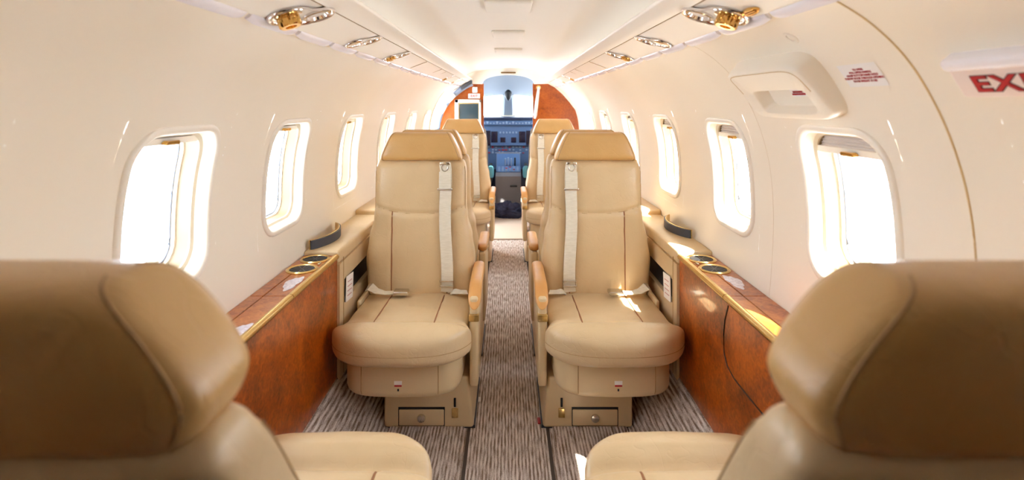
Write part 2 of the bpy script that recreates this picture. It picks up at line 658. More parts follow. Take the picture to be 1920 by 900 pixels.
# ---------------------------------------------------------------- ceiling
def extrude_poly(poly, y0, y1, ny=1, taper_it=False):
    g = Geo(); rings = []
    for j in range(ny + 1):
        y = y0 + (y1 - y0) * j / ny
        rings.append([Vector((x * (taper(y) if taper_it else 1), y, z)) for x, z in poly])
    return loft(g, rings, False, False, closed=False)

dome = []
for k in range(41):
    a = -1 + 2 * k / 40
    x = 0.43 * a
    z = 1.505 + 0.075 * (1 - abs(a) ** 2.3) ** 0.8
    dome.append((x, z))
dome = [(-0.66, 1.33), (-0.60, 1.425)] + dome + [(0.60, 1.425), (0.66, 1.33)]
struct(extrude_poly(dome, Y_AFT, Y_BULK, 20).build('ceiling', M['ceiling'], angle=60))

def overhead(side):
    nm = 'left' if side < 0 else 'right'
    e = thing('overhead_panel', 'long cream overhead service panel with light lenses, on the %s of the ceiling' % nm, 'overhead panel')
    g = Geo(); rings = []
    ny = 24
    for j in range(ny + 1):
        y = Y_AFT + (Y_BULK - Y_AFT) * j / ny
        t = taper(y)
        rings.append([Vector((side * x, y, z)) for x, z in
                      ((0.515 * t, 1.400), (0.505 * t, 1.4035), (0.413, 1.4375), (0.409, 1.4395), (0.409, 1.452))])
    loft(g, rings, False, False, closed=False)
    g.build('panel', M['trim'], e, angle=30)
    # valance with rolled lip hiding the cove lights
    g = Geo()
    pl = [(0.411, 1.446), (0.409, 1.4375), (0.404, 1.4365), (0.385, 1.448), (0.364, 1.461), (0.3595, 1.466), (0.3600, 1.471), (0.366, 1.474),
          (0.42, 1.474)]
    rings = [[Vector((side * x, y, z)) for x, z in pl] for y in (Y_AFT, 1.0, 3.0, Y_BULK)]
    loft(g, rings, False, False, closed=False)
    g.build('valance', M['trim'], e, angle=50)
    # dark joint between panel and valance
    g = Geo()
    tube(g, [(side * 0.4095, Y_AFT, 1.4372), (side * 0.4095, Y_BULK, 1.4372)], 0.0016, 6)
    g.build('joint', principled('joint_shadow_gap', (150, 128, 96), 0.8), e)
    # light lenses
    y = -0.2
    while y < 5.2:
        g = Geo(); rings = []
        L = 0.235
        for j in range(9):
            f = j / 8
            yy = y + L * f
            t = taper(yy)
            k = (1 - abs(2 * f - 1) ** 6) ** 0.5
            h = 0.004 + 0.006 * k
            rings.append([Vector((side * (0.529 * t), yy, 1.394)), Vector((side * (0.529 * t - 0.002), yy, 1.394 - h)),
                          Vector((side * (0.521 * t - 0.001), yy, 1.3965 - h * 0.9)), Vector((side * (0.513 * t), yy, 1.4005 - h * 0.35)),
                          Vector((side * (0.513 * t), yy, 1.408))])
        loft(g, rings, True, True, closed=True)
        g.build('light_lens', M['lens'], e, angle=50)
        y += 0.256
    # tan cross joints of the far panels
    for yy in (2.75, 3.35, 3.6):
        g = Geo()
        box(g, min(side * 0.415, side * 0.50), max(side * 0.415, side * 0.50), yy, yy + 0.006, -0.0012, 0.0012, 0)
        g.map(lambda p: (p.x, p.y, p.z + 1.4375 - (abs(p.x) - 0.413) * 0.37 - 0.001))
        g.build('panel_joint', principled('joint_tan', (176, 150, 112), 0.8), e, smooth=False)
    return e
over_l = overhead(-1); over_r = overhead(1)

def psu(side, y, kind, label, sc=1.0, rot=45):
    """polished peanut shaped bezel with reading light and air nozzle"""
    e = thing('reading_light_vent', label, 'reading light', (side * 0.459, y, 1.4195))
    tilt = side * math.atan(0.37)
    e.rotation_euler = (Matrix.Rotation(tilt, 4, 'Y') @ Matrix.Rotation(side * math.radians(rot), 4, 'Z')).to_euler()
    e.scale = (sc, sc, sc)
    # local frame: x outboard, y forward, z up into the panel
    def outline(scale, N=56):
        pts = []
        for k in range(N):
            a = 2 * math.pi * k / N
            u = math.cos(a)
            w = 0.043 * (1 - 0.28 * math.exp(-(u / 0.35) ** 2))
            pts.append((side * math.sin(a) * w * scale, u * 0.068 * (0.9 + 0.1 * scale) * scale))
        return pts
    g = Geo(); rings = []
    for sc_, z in ((1.0, 0.0), (1.0, -0.0035), (0.96, -0.006), (0.90, -0.0055), (0.86, -0.002), (0.80, 0.002), (0.6, 0.006), (0.3, 0.008)):
        rings.append([Vector((x, yy, z)) for x, yy in outline(sc_)])
    loft(g, rings, False, True)
    g.build('bezel', M['chrome'], e, angle=60)
    g = Geo()
    lathe(g, [(0.024, 0.002), (0.0245, -0.003), (0.020, -0.004), (0.017, 0.002), (0.008, 0.004)], (0, 0.034, 0), n=28)
    g.build('reading_lamp', M['chrome'], e)
    g = Geo()
    lathe(g, [(0.023, 0.002), (0.024, -0.004), (0.020, -0.005)], (0, -0.034, 0), n=28)
    g.build('nozzle_ring', M['chrome'], e)
    if kind:
        g = Geo(); rings = []
        for r, z in ((0.015, 0.004), (0.0155, -0.004), (0.0185, -0.006), (0.0185, -0.020), (0.016, -0.022), (0.009, -0.022), (0.008, -0.014)):
            ring = []
            for k in range(48):
                a = 2 * math.pi * k / 48
                rr = r * (1 - (0.14 if (k % 6) in (0, 1) and 0.016 < r else 0))
                ring.append(Vector((rr * math.cos(a), -0.034 + rr * math.sin(a), z * (1 if kind > 1 else 0.7))))
            rings.append(ring)
        loft(g, rings, True, True)
        g.build('air_nozzle', M['gold'], e, angle=35)
    return e

for side, nm in ((-1, 'left'), (1, 'right')):
    psu(side, 1.20, 2, 'large polished silver vent bezel with gold nozzle, nearest on the %s overhead panel' % nm, 1.32, 25)
    psu(side, 1.71, 0, 'silver reading light bezel without nozzle, second along the %s overhead panel' % nm, 1.0, 42)
    psu(side, 2.22, 1, 'silver bezel with small gold knob, third along the %s overhead panel' % nm)
    psu(side, 4.05, 1, 'small distant silver bezel, fourth along the %s overhead panel' % nm)
    psu(side, 4.60, 1, 'farthest silver bezel by the cockpit bulkhead on the %s overhead panel' % nm)

e = thing('ceiling_vent', 'small oval gold grille beside the nearest silver bezel on the right overhead panel', 'vent', (0.488, 1.085, 1.4075), 0)
e.rotation_euler = (0, math.atan(0.37), 0)
g = Geo()
rings = []
for s_, z in ((1, 0.001), (1.0, -0.004), (0.88, -0.006), (0.8, -0.003), (0.75, 0.0)):
    rings.append([Vector((0.011 * s_ * math.cos(a * math.pi / 20), 0.033 * s_ * math.sin(a * math.pi / 20), z)) for a in range(40)])
loft(g, rings, False, True)
g.build('rim', M['gold'], e)
for k in range(3):
    g = Geo()
    box(g, -0.0095 + 0.0065 * k, -0.0055 + 0.0065 * k, -0.024, 0.024, -0.006, -0.001, 0.001)
    g.build('louvre', M['gold'], e)

# shallow raised covers in the middle of the ceiling
for i, (yy, w, lb) in enumerate(((1.95, 0.085, 'widest shallow cream cover on the ceiling, nearest the camera'),
                                 (2.72, 0.082, 'shallow cream cover on the middle of the ceiling'),
                                 (3.55, 0.090, 'shallow cream cover on the ceiling nearest the cockpit'))):
    g = Geo()
    box(g, -w, w, yy - 0.10, yy + 0.10, 1.565, 1.5835, 0.012, 3)
    g.map(lambda p: (p.x, p.y, p.z - 0.075 * (1 - (1 - (abs(p.x) / 0.43) ** 2.3) ** 0.8) - 0.0))
    tag(g.build('ceiling_cover', M['ceiling']), lb, 'ceiling cover')

# ---------------------------------------------------------------- floor
g = Geo()
rings = []
pl = [(-0.80, 0.22), (-0.66, 0.215), (-0.47, 0.008), (-0.445, 0), (0.445, 0), (0.47, 0.008), (0.66, 0.215), (0.80, 0.22)]
rings = [[Vector((x, y, z)) for x, z in pl] for y in (Y_AFT, 1, 3, 4.85)]
loft(g, rings, False, False, closed=False)
struct(g.build('floor', M['carpet'], smooth=False))
g = Geo()
box(g, -0.95, 0.95, 4.85, 7.6, -0.04, 0.0, 0)
struct(g.build('floor_entry', principled('entry_carpet', (196, 176, 156), 0.95), smooth=False))

for side in (-1, 1):
    g = Geo()
    x = side * 0.148
    box(g, x - 0.006, x + 0.006, Y_AFT + 0.1, 4.83, -0.002, 0.0012, 0)  # seat track drawn as a thin dark strip
    tag(g.build('seat_track', principled('track_dark', (70, 60, 54), 0.8), smooth=False),
        'thin dark seat track running along the %s edge of the aisle' % ('left' if side < 0 else 'right'), 'seat track')
    for yy, lb in ((1.72, 'nearest'), (3.72, 'farther')):
        g = Geo()
        x0, x1 = sorted((side * 0.165, side * 0.445))
        box(g, x0, x1, yy - 0.30, yy + 0.315, 0.0, 0.010, 0.008, 3)
        tag(g.build('floor_mat', M['carpet'], angle=30), '%s carpeted floor plate between the facing seats on the %s' % (lb, 'left' if side < 0 else 'right'), 'floor mat')
for side, col in ((-1, 'white'), (1, 'red')):
    g = Geo()
    box(g, side * 0.118 - 0.006, side * 0.118 + 0.006, 2.2 if side < 0 else 2.05, 2.235 if side < 0 else 2.09, 0.0, 0.006, 0.003)
    tag(g.build('floor_marker', M[col]), 'small %s marker on the aisle carpet beside the %s seat' % (col, 'left' if side < 0 else 'right'), 'marker')

g = Geo()
box(g, -0.44, 0.44, 4.835, 4.865, -0.001, 0.006, 0.002)
struct(g.build('trim_4', principled('threshold_strip', (130, 112, 92), 0.5)))
# ---------------------------------------------------------------- side cabinets and ledges
XL, ZL = 0.640, 0.652
def side_furniture(side):
    nm = 'left' if side < 0 else 'right'
    def S(fn_geo):      # mirror helper
        if side < 0: fn_geo.map(lambda p: (-p.x, p.y, p.z))
        return fn_geo
    def sb(x0, x1, y0, y1, z0, z1, r=0.0, seg=3):
        g = Geo(); box(g, x0, x1, y0, y1, z0, z1, r, seg); return S(g)
    runs = [(-0.9, 2.02, 'near'), (3.10, 3.85, 'far')]
    for (y0, y1, which) in runs:
        cab = thing('side_cabinet', 'amber burl wood side cabinet along the %s wall, %s' %
                    (nm, 'nearest the camera with cup holders' if which == 'near' else 'between the far facing seats'), 'cabinet', (side * 0.70, (y0 + y1) / 2, 0.2))
        inv = lambda o: setattr(o, 'matrix_parent_inverse', Matrix.Translation(-cab.location)) or o
        def P(g, name, mat, **k):
            return inv(g.build(name, mat, cab, **k))
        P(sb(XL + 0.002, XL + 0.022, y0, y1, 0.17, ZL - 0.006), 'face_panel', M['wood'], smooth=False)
        # top, split in a lid and a wall strip
        joint = 1.592
        segs = [(y0, joint), (joint + 0.003, y1)] if which == 'near' else [(y0, y1)]
        for a, b in segs:
            g = Geo()
            xm = 0.724 if side < 0 else 0.695
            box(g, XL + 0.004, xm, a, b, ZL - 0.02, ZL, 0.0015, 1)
            P(S(g), 'top_panel', M['wood_lit'])
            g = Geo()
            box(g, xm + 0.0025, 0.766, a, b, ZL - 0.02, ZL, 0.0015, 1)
            P(S(g), 'wall_strip', M['wood_lit'])
        g = Geo()
        box(g, XL + 0.004, 0.765, y0, y1, ZL - 0.024, ZL - 0.012, 0)
        P(S(g), 'shadow_gap', principled('dark_gap', (60, 30, 12), 0.8), smooth=False)
        # brass edge
        for a, b in segs:
            g = Geo()
            rings = []
            prf = [(XL + 0.012, ZL - 0.002), (XL + 0.012, ZL + 0.004), (XL + 0.006, ZL + 0.006), (XL - 0.002, ZL + 0.004), (XL - 0.006, ZL - 0.003),
                   (XL - 0.004, ZL - 0.011), (XL + 0.002, ZL - 0.015), (XL + 0.004, ZL - 0.015)]
            rings = [[Vector((x, y, z)) for x, z in prf] for y in (a, b)]
            loft(g, rings)
            P(S(g), 'brass_edge', M['brass'], angle=50)
        if which == 'near':
            for (cx, cy) in ((0.704, 1.965), (0.706, 1.845)):
                g = Geo()
                lathe(g, [(0.040, ZL), (0.053, ZL + 0.0005), (0.053, ZL + 0.003), (0.050, ZL + 0.0055), (0.046, ZL + 0.004), (0.044, ZL + 0.0055), (0.041, ZL + 0.004),
                          (0.040, ZL + 0.001)], (cx, cy, 0), n=40, cap=False)
                cup = P(S(g), 'cup_holder', M['brass'], angle=50)
                g = Geo()
                lathe(g, [(0.0405, ZL + 0.0035), (0.039, ZL + 0.0022), (0.030, ZL + 0.0015), (0.012, ZL + 0.001)], (cx, cy, 0), n=40)
                o = S(g).build('cup_well', M['black'], cup)
                for kk in range(5):
                    g = Geo()
                    a = kk * math.pi / 5 + 0.3
                    box(g, -0.037, 0.037, -0.0015, 0.0015, 0.0, 0.002, 0)
                    g.map(lambda p: (cx + p.x * math.cos(a) - p.y * math.sin(a), cy + p.x * math.sin(a) + p.y * math.cos(a), p.z + ZL + 0.002))
                    S(g).build('cup_spring', principled('cup_rib', (60, 62, 66), 0.3), cup, smooth=False)
            g = Geo()
            box(g, 0.664, 0.672, 1.895, 1.915, ZL, ZL + 0.006, 0.002)
            P(S(g), 'button', M['silver'])
            for (px, py) in ([(0.683, 1.705), (0.672, 1.33)] if side < 0 else [(0.722, 1.72)]):
                g = Geo()
                ring = []
                for k in range(30):
                    a = 2 * math.pi * k / 30
                    rr = 1 + 0.16 * math.sin(3 * a + 1) + 0.08 * math.sin(7 * a)
                    ring.append((px + 0.022 * rr * math.cos(a), py + 0.062 * rr * math.sin(a)))
                loft(g, [[Vector((x, y, ZL)) for x, y in ring], [Vector((x, y, ZL + 0.0012)) for x, y in ring]])
                P(S(g), 'worn_patch', M['patch'], smooth=False)
            if side > 0:
                pts = [(1.57, 0.632), (1.595, 0.58), (1.605, 0.53), (1.60, 0.48), (1.575, 0.452), (1.53, 0.440), (1.45, 0.438), (1.0, 0.438), (0.5, 0.438)]
                g = Geo()
                tube(g, [(XL + 0.0015, y, z) for y, z in pts], 0.0022, 6)
                P(g, 'door_seam', M['black'])
                g = Geo()
                box(g, XL - 0.001, XL + 0.004, 1.25, 1.315, 0.555, 0.612, 0.002)
                P(g, 'finger_pull', principled('dark_recess', (40, 14, 8), 0.6))
    # leather covered ledges
    for (y0, y1, which) in ((2.02, 2.70, 'near'), (2.70, 3.10, 'middle'), (3.85, 4.75, 'far')):
        z1 = {'near': 0.668, 'middle': 0.690, 'far': 0.668}[which]
        desc = {'near': 'beside the nearest camera-facing seat', 'middle': 'beside the back-to-back seats', 'far': 'beside the farthest seat'}[which]
        led = thing('side_ledge', 'beige leather side ledge on the %s wall %s' % (nm, desc), 'side ledge', (side * 0.70, (y0 + y1) / 2, 0.2))
        inv = lambda o: setattr(o, 'matrix_parent_inverse', Matrix.Translation(-led.location)) or o
        g = Geo()
        box(g, XL - 0.006, 0.770, y0 + 0.002, y1 - 0.002, z1 - 0.05, z1, 0.012, 4)
        g.map(lambda p: (p.x * (taper(p.y) ** 0.5 if p.x > 0.7 else 1), p.y, p.z))
        inv(S(g).build('arm_pad', M['leather_side'], led, angle=60))
        if which == 'near':
            # panel with pocket opening, built from four pieces in one mesh
            g = Geo()
            xa, xb = XL - 0.008, XL + 0.010
            py0, py1, pz0, pz1 = 2.075, 2.62, 0.455, 0.545
            box(g, xa, xb, y0, y1, pz1, z1 - 0.05, 0.0)
            box(g, xa, xb, y0, y1, 0.17, pz0, 0.0)
            box(g, xa, xb, y0, py0, pz0, pz1, 0.0)
            box(g, xa, xb, py1, y1, pz0, pz1, 0.0)
            inv(S(g).build('side_panel', M['leather_side'], led, smooth=False))
            g = Geo()
            box(g, xb, xb + 0.02, py0 - 0.01, py1 + 0.01, pz0 - 0.01, pz1 + 0.01)
            inv(S(g).build('pocket', M['black'], led, smooth=False))
            g = Geo()
            tube(g, [(xa - 0.0005, y0 + 0.045, 0.635), (xa - 0.0005, y0 + 0.045, 0.19)], 0.0014, 6)
            inv(S(g).build('seam', M['seam'], led))
        else:
            g = Geo()
            box(g, XL - 0.004, XL + 0.01, y0, y1, 0.17, z1 - 0.05, 0.0)
            inv(S(g).build('side_panel', M['leather_side'], led, smooth=False))
        if which in ('near', 'far'):
            g = Geo()
            pts = []
            for k in range(17):
                f = k / 16
                pts.append((0.752 - 0.046 * math.sin(math.pi * min(1, f * 1.15) ** 0.8) if f < 0.87 else 0.752 - 0.046 * math.sin(math.pi * min(1, f * 1.15) ** 0.8), y0 + 0.03 + 0.34 * f, z1 + 0.016 + 0.006 * f))
            pts = [(0.748 - 0.05 * math.sin(math.pi * (k / 16)) ** 0.7, (y0 + (0.02 if side < 0 else 0.19)) + 0.31 * k / 16, z1 + 0.017) for k in range(17)]
            ribbon(g, pts, (0, 0, 1), 0.034, 0.006)
            inv(S(g).build('strap', M['dark'], led))
            g = Geo()
            pts = [(p[0] + 0.005, p[1], p[2] + 0.001) for p in pts]
            ribbon(g, pts, (0, 0, 1), 0.036, 0.005)
            inv(S(g).build('strap_backing', M['brass'], led))
    # card in the pocket
    g = Geo()
    box(g, XL - 0.012, XL - 0.009, 2.085, 2.175, 0.452, 0.552, 0)
    g.map(lambda p: (p.x - (p.z - 0.45) * 0.03, p.y, p.z - (p.y - 2.085) * 0.10))
    card = S(g).build('safety_card', M['white'], smooth=False)
    tag(card, 'white printed card sticking out of the %s side pocket' % nm, 'card')
    g = Geo()
    for k in range(4):
        box(g, XL - 0.0132, XL - 0.0122, 2.10, 2.155, 0.472 + 0.018 * k, 0.476 + 0.018 * k, 0)
    g.map(lambda p: (p.x - (p.z - 0.45) * 0.03, p.y, p.z - (p.y - 2.085) * 0.10))
    S(g).build('printed_lines', principled('pale_red_print', (206, 170, 170), 0.6), card, smooth=False)
side_furniture(-1); side_furniture(1)

# ---------------------------------------------------------------- seats
def make_seat(s, rec, label, belt=True, arm_dz=0.0):
    """s: local x direction of the aisle; the seat faces local -y; rec: recline of the back"""
    root = thing('cabin_seat', label, 'seat')
    def rc(p):
        k = max(0.0, min(p.z, 0.955) - 0.42) + 0.25 * max(0.0, p.z - 0.955)
        return Vector((p.x * s, p.y + rec * k, p.z))
    def flat(p):
        return Vector((p.x * s, p.y, p.z))
    def B(g, name, mat, parent=None, fn=rc, **k):
        g.map(fn)
        return g.build(name, mat, parent or root, **k)
    # ---- backrest
    W = [(0.34, 0.205), (0.45, 0.228), (0.55, 0.234), (0.64, 0.222), (0.73, 0.202), (0.78, 0.197), (0.92, 0.197), (0.98, 0.192)]
    if rec > 0.2: W = [(0.34, 0.200), (0.6, 0.204), (0.78, 0.197), (0.92, 0.194), (0.98, 0.188)]
    D = [(0.34, 0.085), (0.5, 0.080), (0.7, 0.066), (0.985, 0.052)]
    CY = [(0.34, 0.090), (0.5, 0.078), (0.62, 0.070), (0.76, 0.064), (0.90, 0.058), (0.985, 0.060)]
    NB = 5.0
    def seamz(x): return 0.748 + 0.030 * (abs(x) / 0.19) ** 2.0
    def groove(d, w): return math.exp(-(d / w) ** 2)
    def bfront(x, z, off=0.0):
        w, d, cy = lerp_tab(W, z), lerp_tab(D, z), lerp_tab(CY, z)
        u = min(0.995, abs(x) / w)
        y = cy - d * (1 - u ** NB) ** (1 / NB)
        y += 0.007 * groove(z - seamz(x), 0.009)
        if z < seamz(x):
            y += 0.005 * groove(abs(x) - 0.118, 0.008) - 0.010 * max(0, (abs(x) - 0.118) / 0.1) - 0.006 * math.cos(x / 0.12 * math.pi / 2) * (abs(x) < 0.12)
        return y - off
    g = Geo(); rings = []
    zt, zb = 0.978, 0.35
    zs = []
    for k in range(9): zs.append((zb + 0.03 * math.sin(k / 8 * math.pi / 2) * 1.0, 0.6 + 0.4 * math.sin(k / 8 * math.pi / 2)))
    k = 0.385
    while k < zt - 0.045:
        zs.append((k, 1.0)); k += 0.006
    for k in range(13):
        a = k / 12
        zs.append((zt - 0.04 + 0.04 * math.sin(a * math.pi / 2), max(0.02, math.cos(a * math.pi / 2) ** 0.55)))
    for z, kk in zs:
        w, d, cy = lerp_tab(W, z), lerp_tab(D, z), lerp_tab(CY, z)
        ring = []
        for x, y in se_ring(0, cy, w * (1 - 0.12 * (1 - kk)), d * kk, NB, 144):
            if y < cy and kk > 0.98:
                y += 0.007 * groove(z - seamz(x), 0.009) * min(1, (cy - y) / d * 1.5)
                if z < seamz(x):
                    y += (0.005 * groove(abs(x) - 0.118, 0.008) - 0.010 * max(0, (abs(x) - 0.118) / 0.1) * min(1, (cy - y) / d) - 0.006 * math.cos(x / 0.12 * math.pi / 2) * (abs(x) < 0.12))
            ring.append(Vector((x, y, z)))
        rings.append(ring)
    loft(g, rings)
    back = B(g, 'backrest', M['leather'], angle=70)
    g = Geo()
    for sx in (-1, 1):
        pts = [(sx * 0.118, bfront(sx * 0.118, z) - 0.0005, z) for z in [0.40 + (0.757 - 0.40) * k / 30 for k in range(31)]]
        gg = Geo(); tube(gg, pts, 0.0032, 6)
        B(gg, 'piping', M['piping'], back)
    gg = Geo()
    tube(gg, [(x, bfront(x, seamz(x)) + 0.0002, seamz(x)) for x in [-0.186 + 0.372 * k / 40 for k in range(41)]], 0.0016, 6)
    B(gg, 'seam', M['seam'], back)
    # side gusset seam lines
    for sx in (-1, 1):
        gg = Geo()
        pts = []
        for k in range(50):
            z = 0.40 + 0.55 * k / 49
            w, d, cy = lerp_tab(W, z), lerp_tab(D, z), lerp_tab(CY, z)
            a = math.radians(18)
            pts.append((sx * (w * math.cos(a) ** (2 / NB) + 0.0006), cy - d * math.sin(a) ** (2 / NB) - 0.0006, z))
        tube(gg, pts, 0.0012, 6)
        B(gg, 'seam', M['seam'], back)
    # ---- headrest
    g = Geo(); rings = []
    hz0, hz1 = (0.972, 1.096) if rec < 0.2 else (0.962, 1.097)
    def hw(z):
        t = (z - hz0) / (hz1 - hz0)
        if rec > 0.2:
            return 0.184 - 0.060 * max(0, (t - 0.3) / 0.7) ** 1.6 - 0.022 * max(0, (0.35 - t) / 0.35) ** 1.6
        return 0.180 - 0.054 * max(0, t) ** 1.3
    def hd(z):
        t = (z - hz0) / (hz1 - hz0)
        return 0.050 + 0.006 * math.sin(math.pi * t)
    n = 40
    HN = 8.0 if rec < 0.2 else 5.5
    for k in range(n + 1):
        a = -1 + 2 * k / n
        z = (hz0 + hz1) / 2 + (hz1 - hz0) / 2 * spw(math.sin(a * math.pi / 2), 0.85)
        kk = max(0.02, (1 - min(1, abs(math.sin(a * math.pi / 2))) ** 7.0) ** (1 / 2.6))
        w = hw(z) * (1 - 0.10 * (1 - kk)); d = hd(z) * kk
        # ends lean: back face shorter towards the top
        rings.append([Vector((x, 0.056 + y, z)) for x, y in se_ring(0, 0, w, d, HN, 120)])
    loft(g, rings)
    head = B(g, 'headrest', M['leather_head'], angle=75)
    for sx in (-1, 1):
        for sy in (-1, 1):
            gg = Geo(); pts = []
            for k in range(30):
                a = -0.9 + 1.8 * k / 29
                z = (hz0 + hz1) / 2 + (hz1 - hz0) / 2 * spw(math.sin(a * math.pi / 2), 0.85)
                kk = max(0.02, (1 - abs(math.sin(a * math.pi / 2)) ** 7.0) ** (1 / 2.6))
                w = hw(z) * (1 - 0.10 * (1 - kk)); d = hd(z) * kk
                an = math.radians(40 if rec < 0.2 else 34)
                pts.append((sx * (w * math.cos(an) ** (2 / HN)), 0.056 + sy * (d * math.sin(an) ** (2 / HN)), z))
            tube(gg, pts, 0.0015, 6)
            B(gg, 'seam', M['seam'], head)
    # ---- cushion : loft along y
    yb, yf = 0.06, -0.492
    def cw(y):
        t = (y + 0.25) / -0.242
        base = 0.226 + (0.036 if rec < 0.2 else 0.014) * max(0, min(1, (-0.29 - y) / 0.08))
        if t > 0: base *= max(0.0, 1 - min(1, t) ** 2.9) ** (1 / 2.7)
        return base
    def ctop(y):
        z = 0.428 + 0.022 * max(0, min(1, (-0.34 - y) / 0.05)) - 0.010 * groove(y + 0.345, 0.012) - 0.012 * max(0, (y + 0.30) / 0.3)
        return z
    def cz(y):
        """centre and half height"""
        zt_ = ctop(y); zb_ = 0.315
        f = max(0, (-0.37 - y) / 0.122)
        f = min(1, f)
        k = (1 - f ** 2.6) ** (1 / 2.6)
        k = max(k, 0.02)
        mid = 0.365
        zt_ = mid + (zt_ - mid) * k; zb_ = mid - (mid - zb_) * k
        return zt_, zb_
    def csurf(x, y):
        zt_, zb_ = cz(y)
        c_, h_ = (zt_ + zb_) / 2, (zt_ - zb_) / 2
        u = min(0.99, abs(x) / max(cw(y), 1e-4))
        z = c_ + h_ * (1 - u ** 4.5) ** (1 / 4.5)
        if y > -0.345: z -= 0.004 * groove(abs(x) - 0.11, 0.008)
        return z
    g = Geo(); rings = []
    ylist = [yb - 0.006 * k for k in range(int((yb + 0.40) / 0.006))]
    last = ylist[-1]
    for k in range(1, 30):
        ylist.append(last + (yf - last) * math.sin(k / 29 * math.pi / 2))
    for y in ylist:
        zt_, zb_ = cz(y)
        w = max(cw(y), 0.004)
        ring = []
        for x, z in se_ring(0, (zt_ + zb_) / 2, w, (zt_ - zb_) / 2, 4.5, 128):
            if y > -0.345 and z > 0.37: z -= 0.004 * groove(abs(x) - 0.11, 0.008)
            if z > 0.38: z += 0.0016 * math.sin(x * 31 + y * 19) * math.sin(y * 43 + x * 12)
            ring.append(Vector((x, y, z)))
        rings.append(ring)
    loft(g, rings)
    cush = B(g, 'cushion', M['leather'], fn=flat, angle=70)
    for sx in (-1, 1):
        gg = Geo()
        tube(gg, [(sx * 0.11, y, csurf(0.11, y) + 0.0004) for y in [-0.02 - 0.315 * k / 30 for k in range(31)]], 0.003, 6)
        B(gg, 'piping', M['piping'], cush, fn=flat)
    gg = Geo()     # seam around the front roll
    pts = []
    for k in range(61):
        a = math.pi * k / 60
        y = -0.25 - 0.235 * abs(math.sin(a)) ** (2 / 2.8)
        x = spw(math.cos(a), 2 / 2.8) * (0.226 + (0.036 if rec < 0.2 else 0.014) * max(0, min(1, (-0.29 - y) / 0.08)))
        pts.append((x * 1.004, y - 0.006 * abs(math.sin(a)), 0.372))
    tube(gg, pts, 0.0014, 6)
    B(gg, 'seam', M['seam'], cush, fn=flat)
    # ---- skirt under the cushion
    g = Geo(); rings = []
    for z, kk in ((0.195, 0.955), (0.203, 0.985), (0.215, 1.0), (0.30, 1.0), (0.318, 1.0)):
        ring = []
        for k in range(64):
            a = 2 * math.pi * k / 64
            x = 0.212 * spw(math.cos(a), 2 / 5.0) * kk
            y = -0.19 + 0.208 * spw(math.sin(a), 2 / 5.0) * kk
            if y < -0.3: y -= 0.018 * (1 - (x / 0.212) ** 2)
            ring.append(Vector((x, y, z)))
        rings.append(ring)
    loft(g, rings)
    sk = B(g, 'skirt', M['shell'], fn=flat, angle=50)
    for sx in (-1, 1):
        gg = Geo(); xx = sx * 0.135
        yy = -0.19 - 0.208 * (1 - (0.135 / 0.212) ** 5) ** 0.2 - 0.018 * (1 - (0.135 / 0.212) ** 2)
        tube(gg, [(xx, yy - 0.0004, 0.318), (xx, yy - 0.0004, 0.215), (xx * 0.99, yy + 0.004, 0.203)], 0.0016, 6)
        B(gg, 'seam', M['seam'], sk, fn=flat)
    gg = Geo()
    box(gg, -0.017, 0.010, -0.4175, -0.4155, 0.243, 0.256, 0)
    B(gg, 'tag', M['white'], sk, fn=flat, smooth=False)
    gg = Geo()
    box(gg, -0.016, 0.009, -0.4178, -0.4155, 0.237, 0.243, 0)
    B(gg, 'tag_stripe', M['red'], sk, fn=flat, smooth=False)
    gg = Geo()
    box(gg, -0.006, 0.000, -0.4178, -0.4155, 0.221, 0.229, 0.001)
    B(gg, 'arrow_mark', M['black'], sk, fn=flat)
    # ---- base
    g = Geo()
    box(g, -0.087, 0.250, -0.27, 0.10, 0.004, 0.196, 0.012, 4)
    base = B(g, 'base', M['shell'], fn=lambda p: flat(Vector((p.x - (0.018 if p.x > 0.2 and p.z > 0.1 else 0), p.y, p.z))), angle=40)
    g = Geo()
    box(g, -0.080, 0.255, -0.262, 0.095, 0.0, 0.012, 0)
    B(g, 'foot', M['dark'], base, fn=flat, smooth=False)
    g = Geo()
    box(g, -0.032, 0.142, -0.272, -0.262, 0.014, 0.084, 0.0)
    B(g, 'drawer_gap', M['black'], base, fn=flat, smooth=False)
    g = Geo()
    box(g, -0.029, 0.139, -0.276, -0.266, 0.017, 0.076, 0.003, 2)
    dr = B(g, 'drawer', M['shell'], base, fn=flat)
    g = Geo()
    lathe(g, [(0.0155, -0.275), (0.016, -0.279), (0.014, -0.283), (0.008, -0.285), (0.002, -0.2855)], (0.055, 0, 0.046), 'Y', 24)
    B(g, 'drawer_latch', M['silver'], dr, fn=flat)
    g = Geo()
    box(g, 0.176, 0.184, -0.2735, -0.268, 0.085, 0.118, 0.001)
    B(g, 'slot', M['black'], base, fn=flat)
    g = Geo()
    box(g, 0.168, 0.192, -0.274, -0.268, 0.045, 0.080, 0.002)
    B(g, 'latch_plate', M['brass'], base, fn=flat)
    # ---- aisle armrest
    g = Geo()
    box(g, 0.236, 0.268, -0.285, 0.09, 0.165, 0.50 + arm_dz, 0.010, 4)
    arm = B(g, 'armrest_panel', M['shell'], fn=lambda p: flat(Vector((p.x, p.y + (0.04 * (0.5 - p.z) / 0.3 if p.y < -0.2 and p.z < 0.5 else 0) * 0, p.z))))
    g = Geo(); rings = []
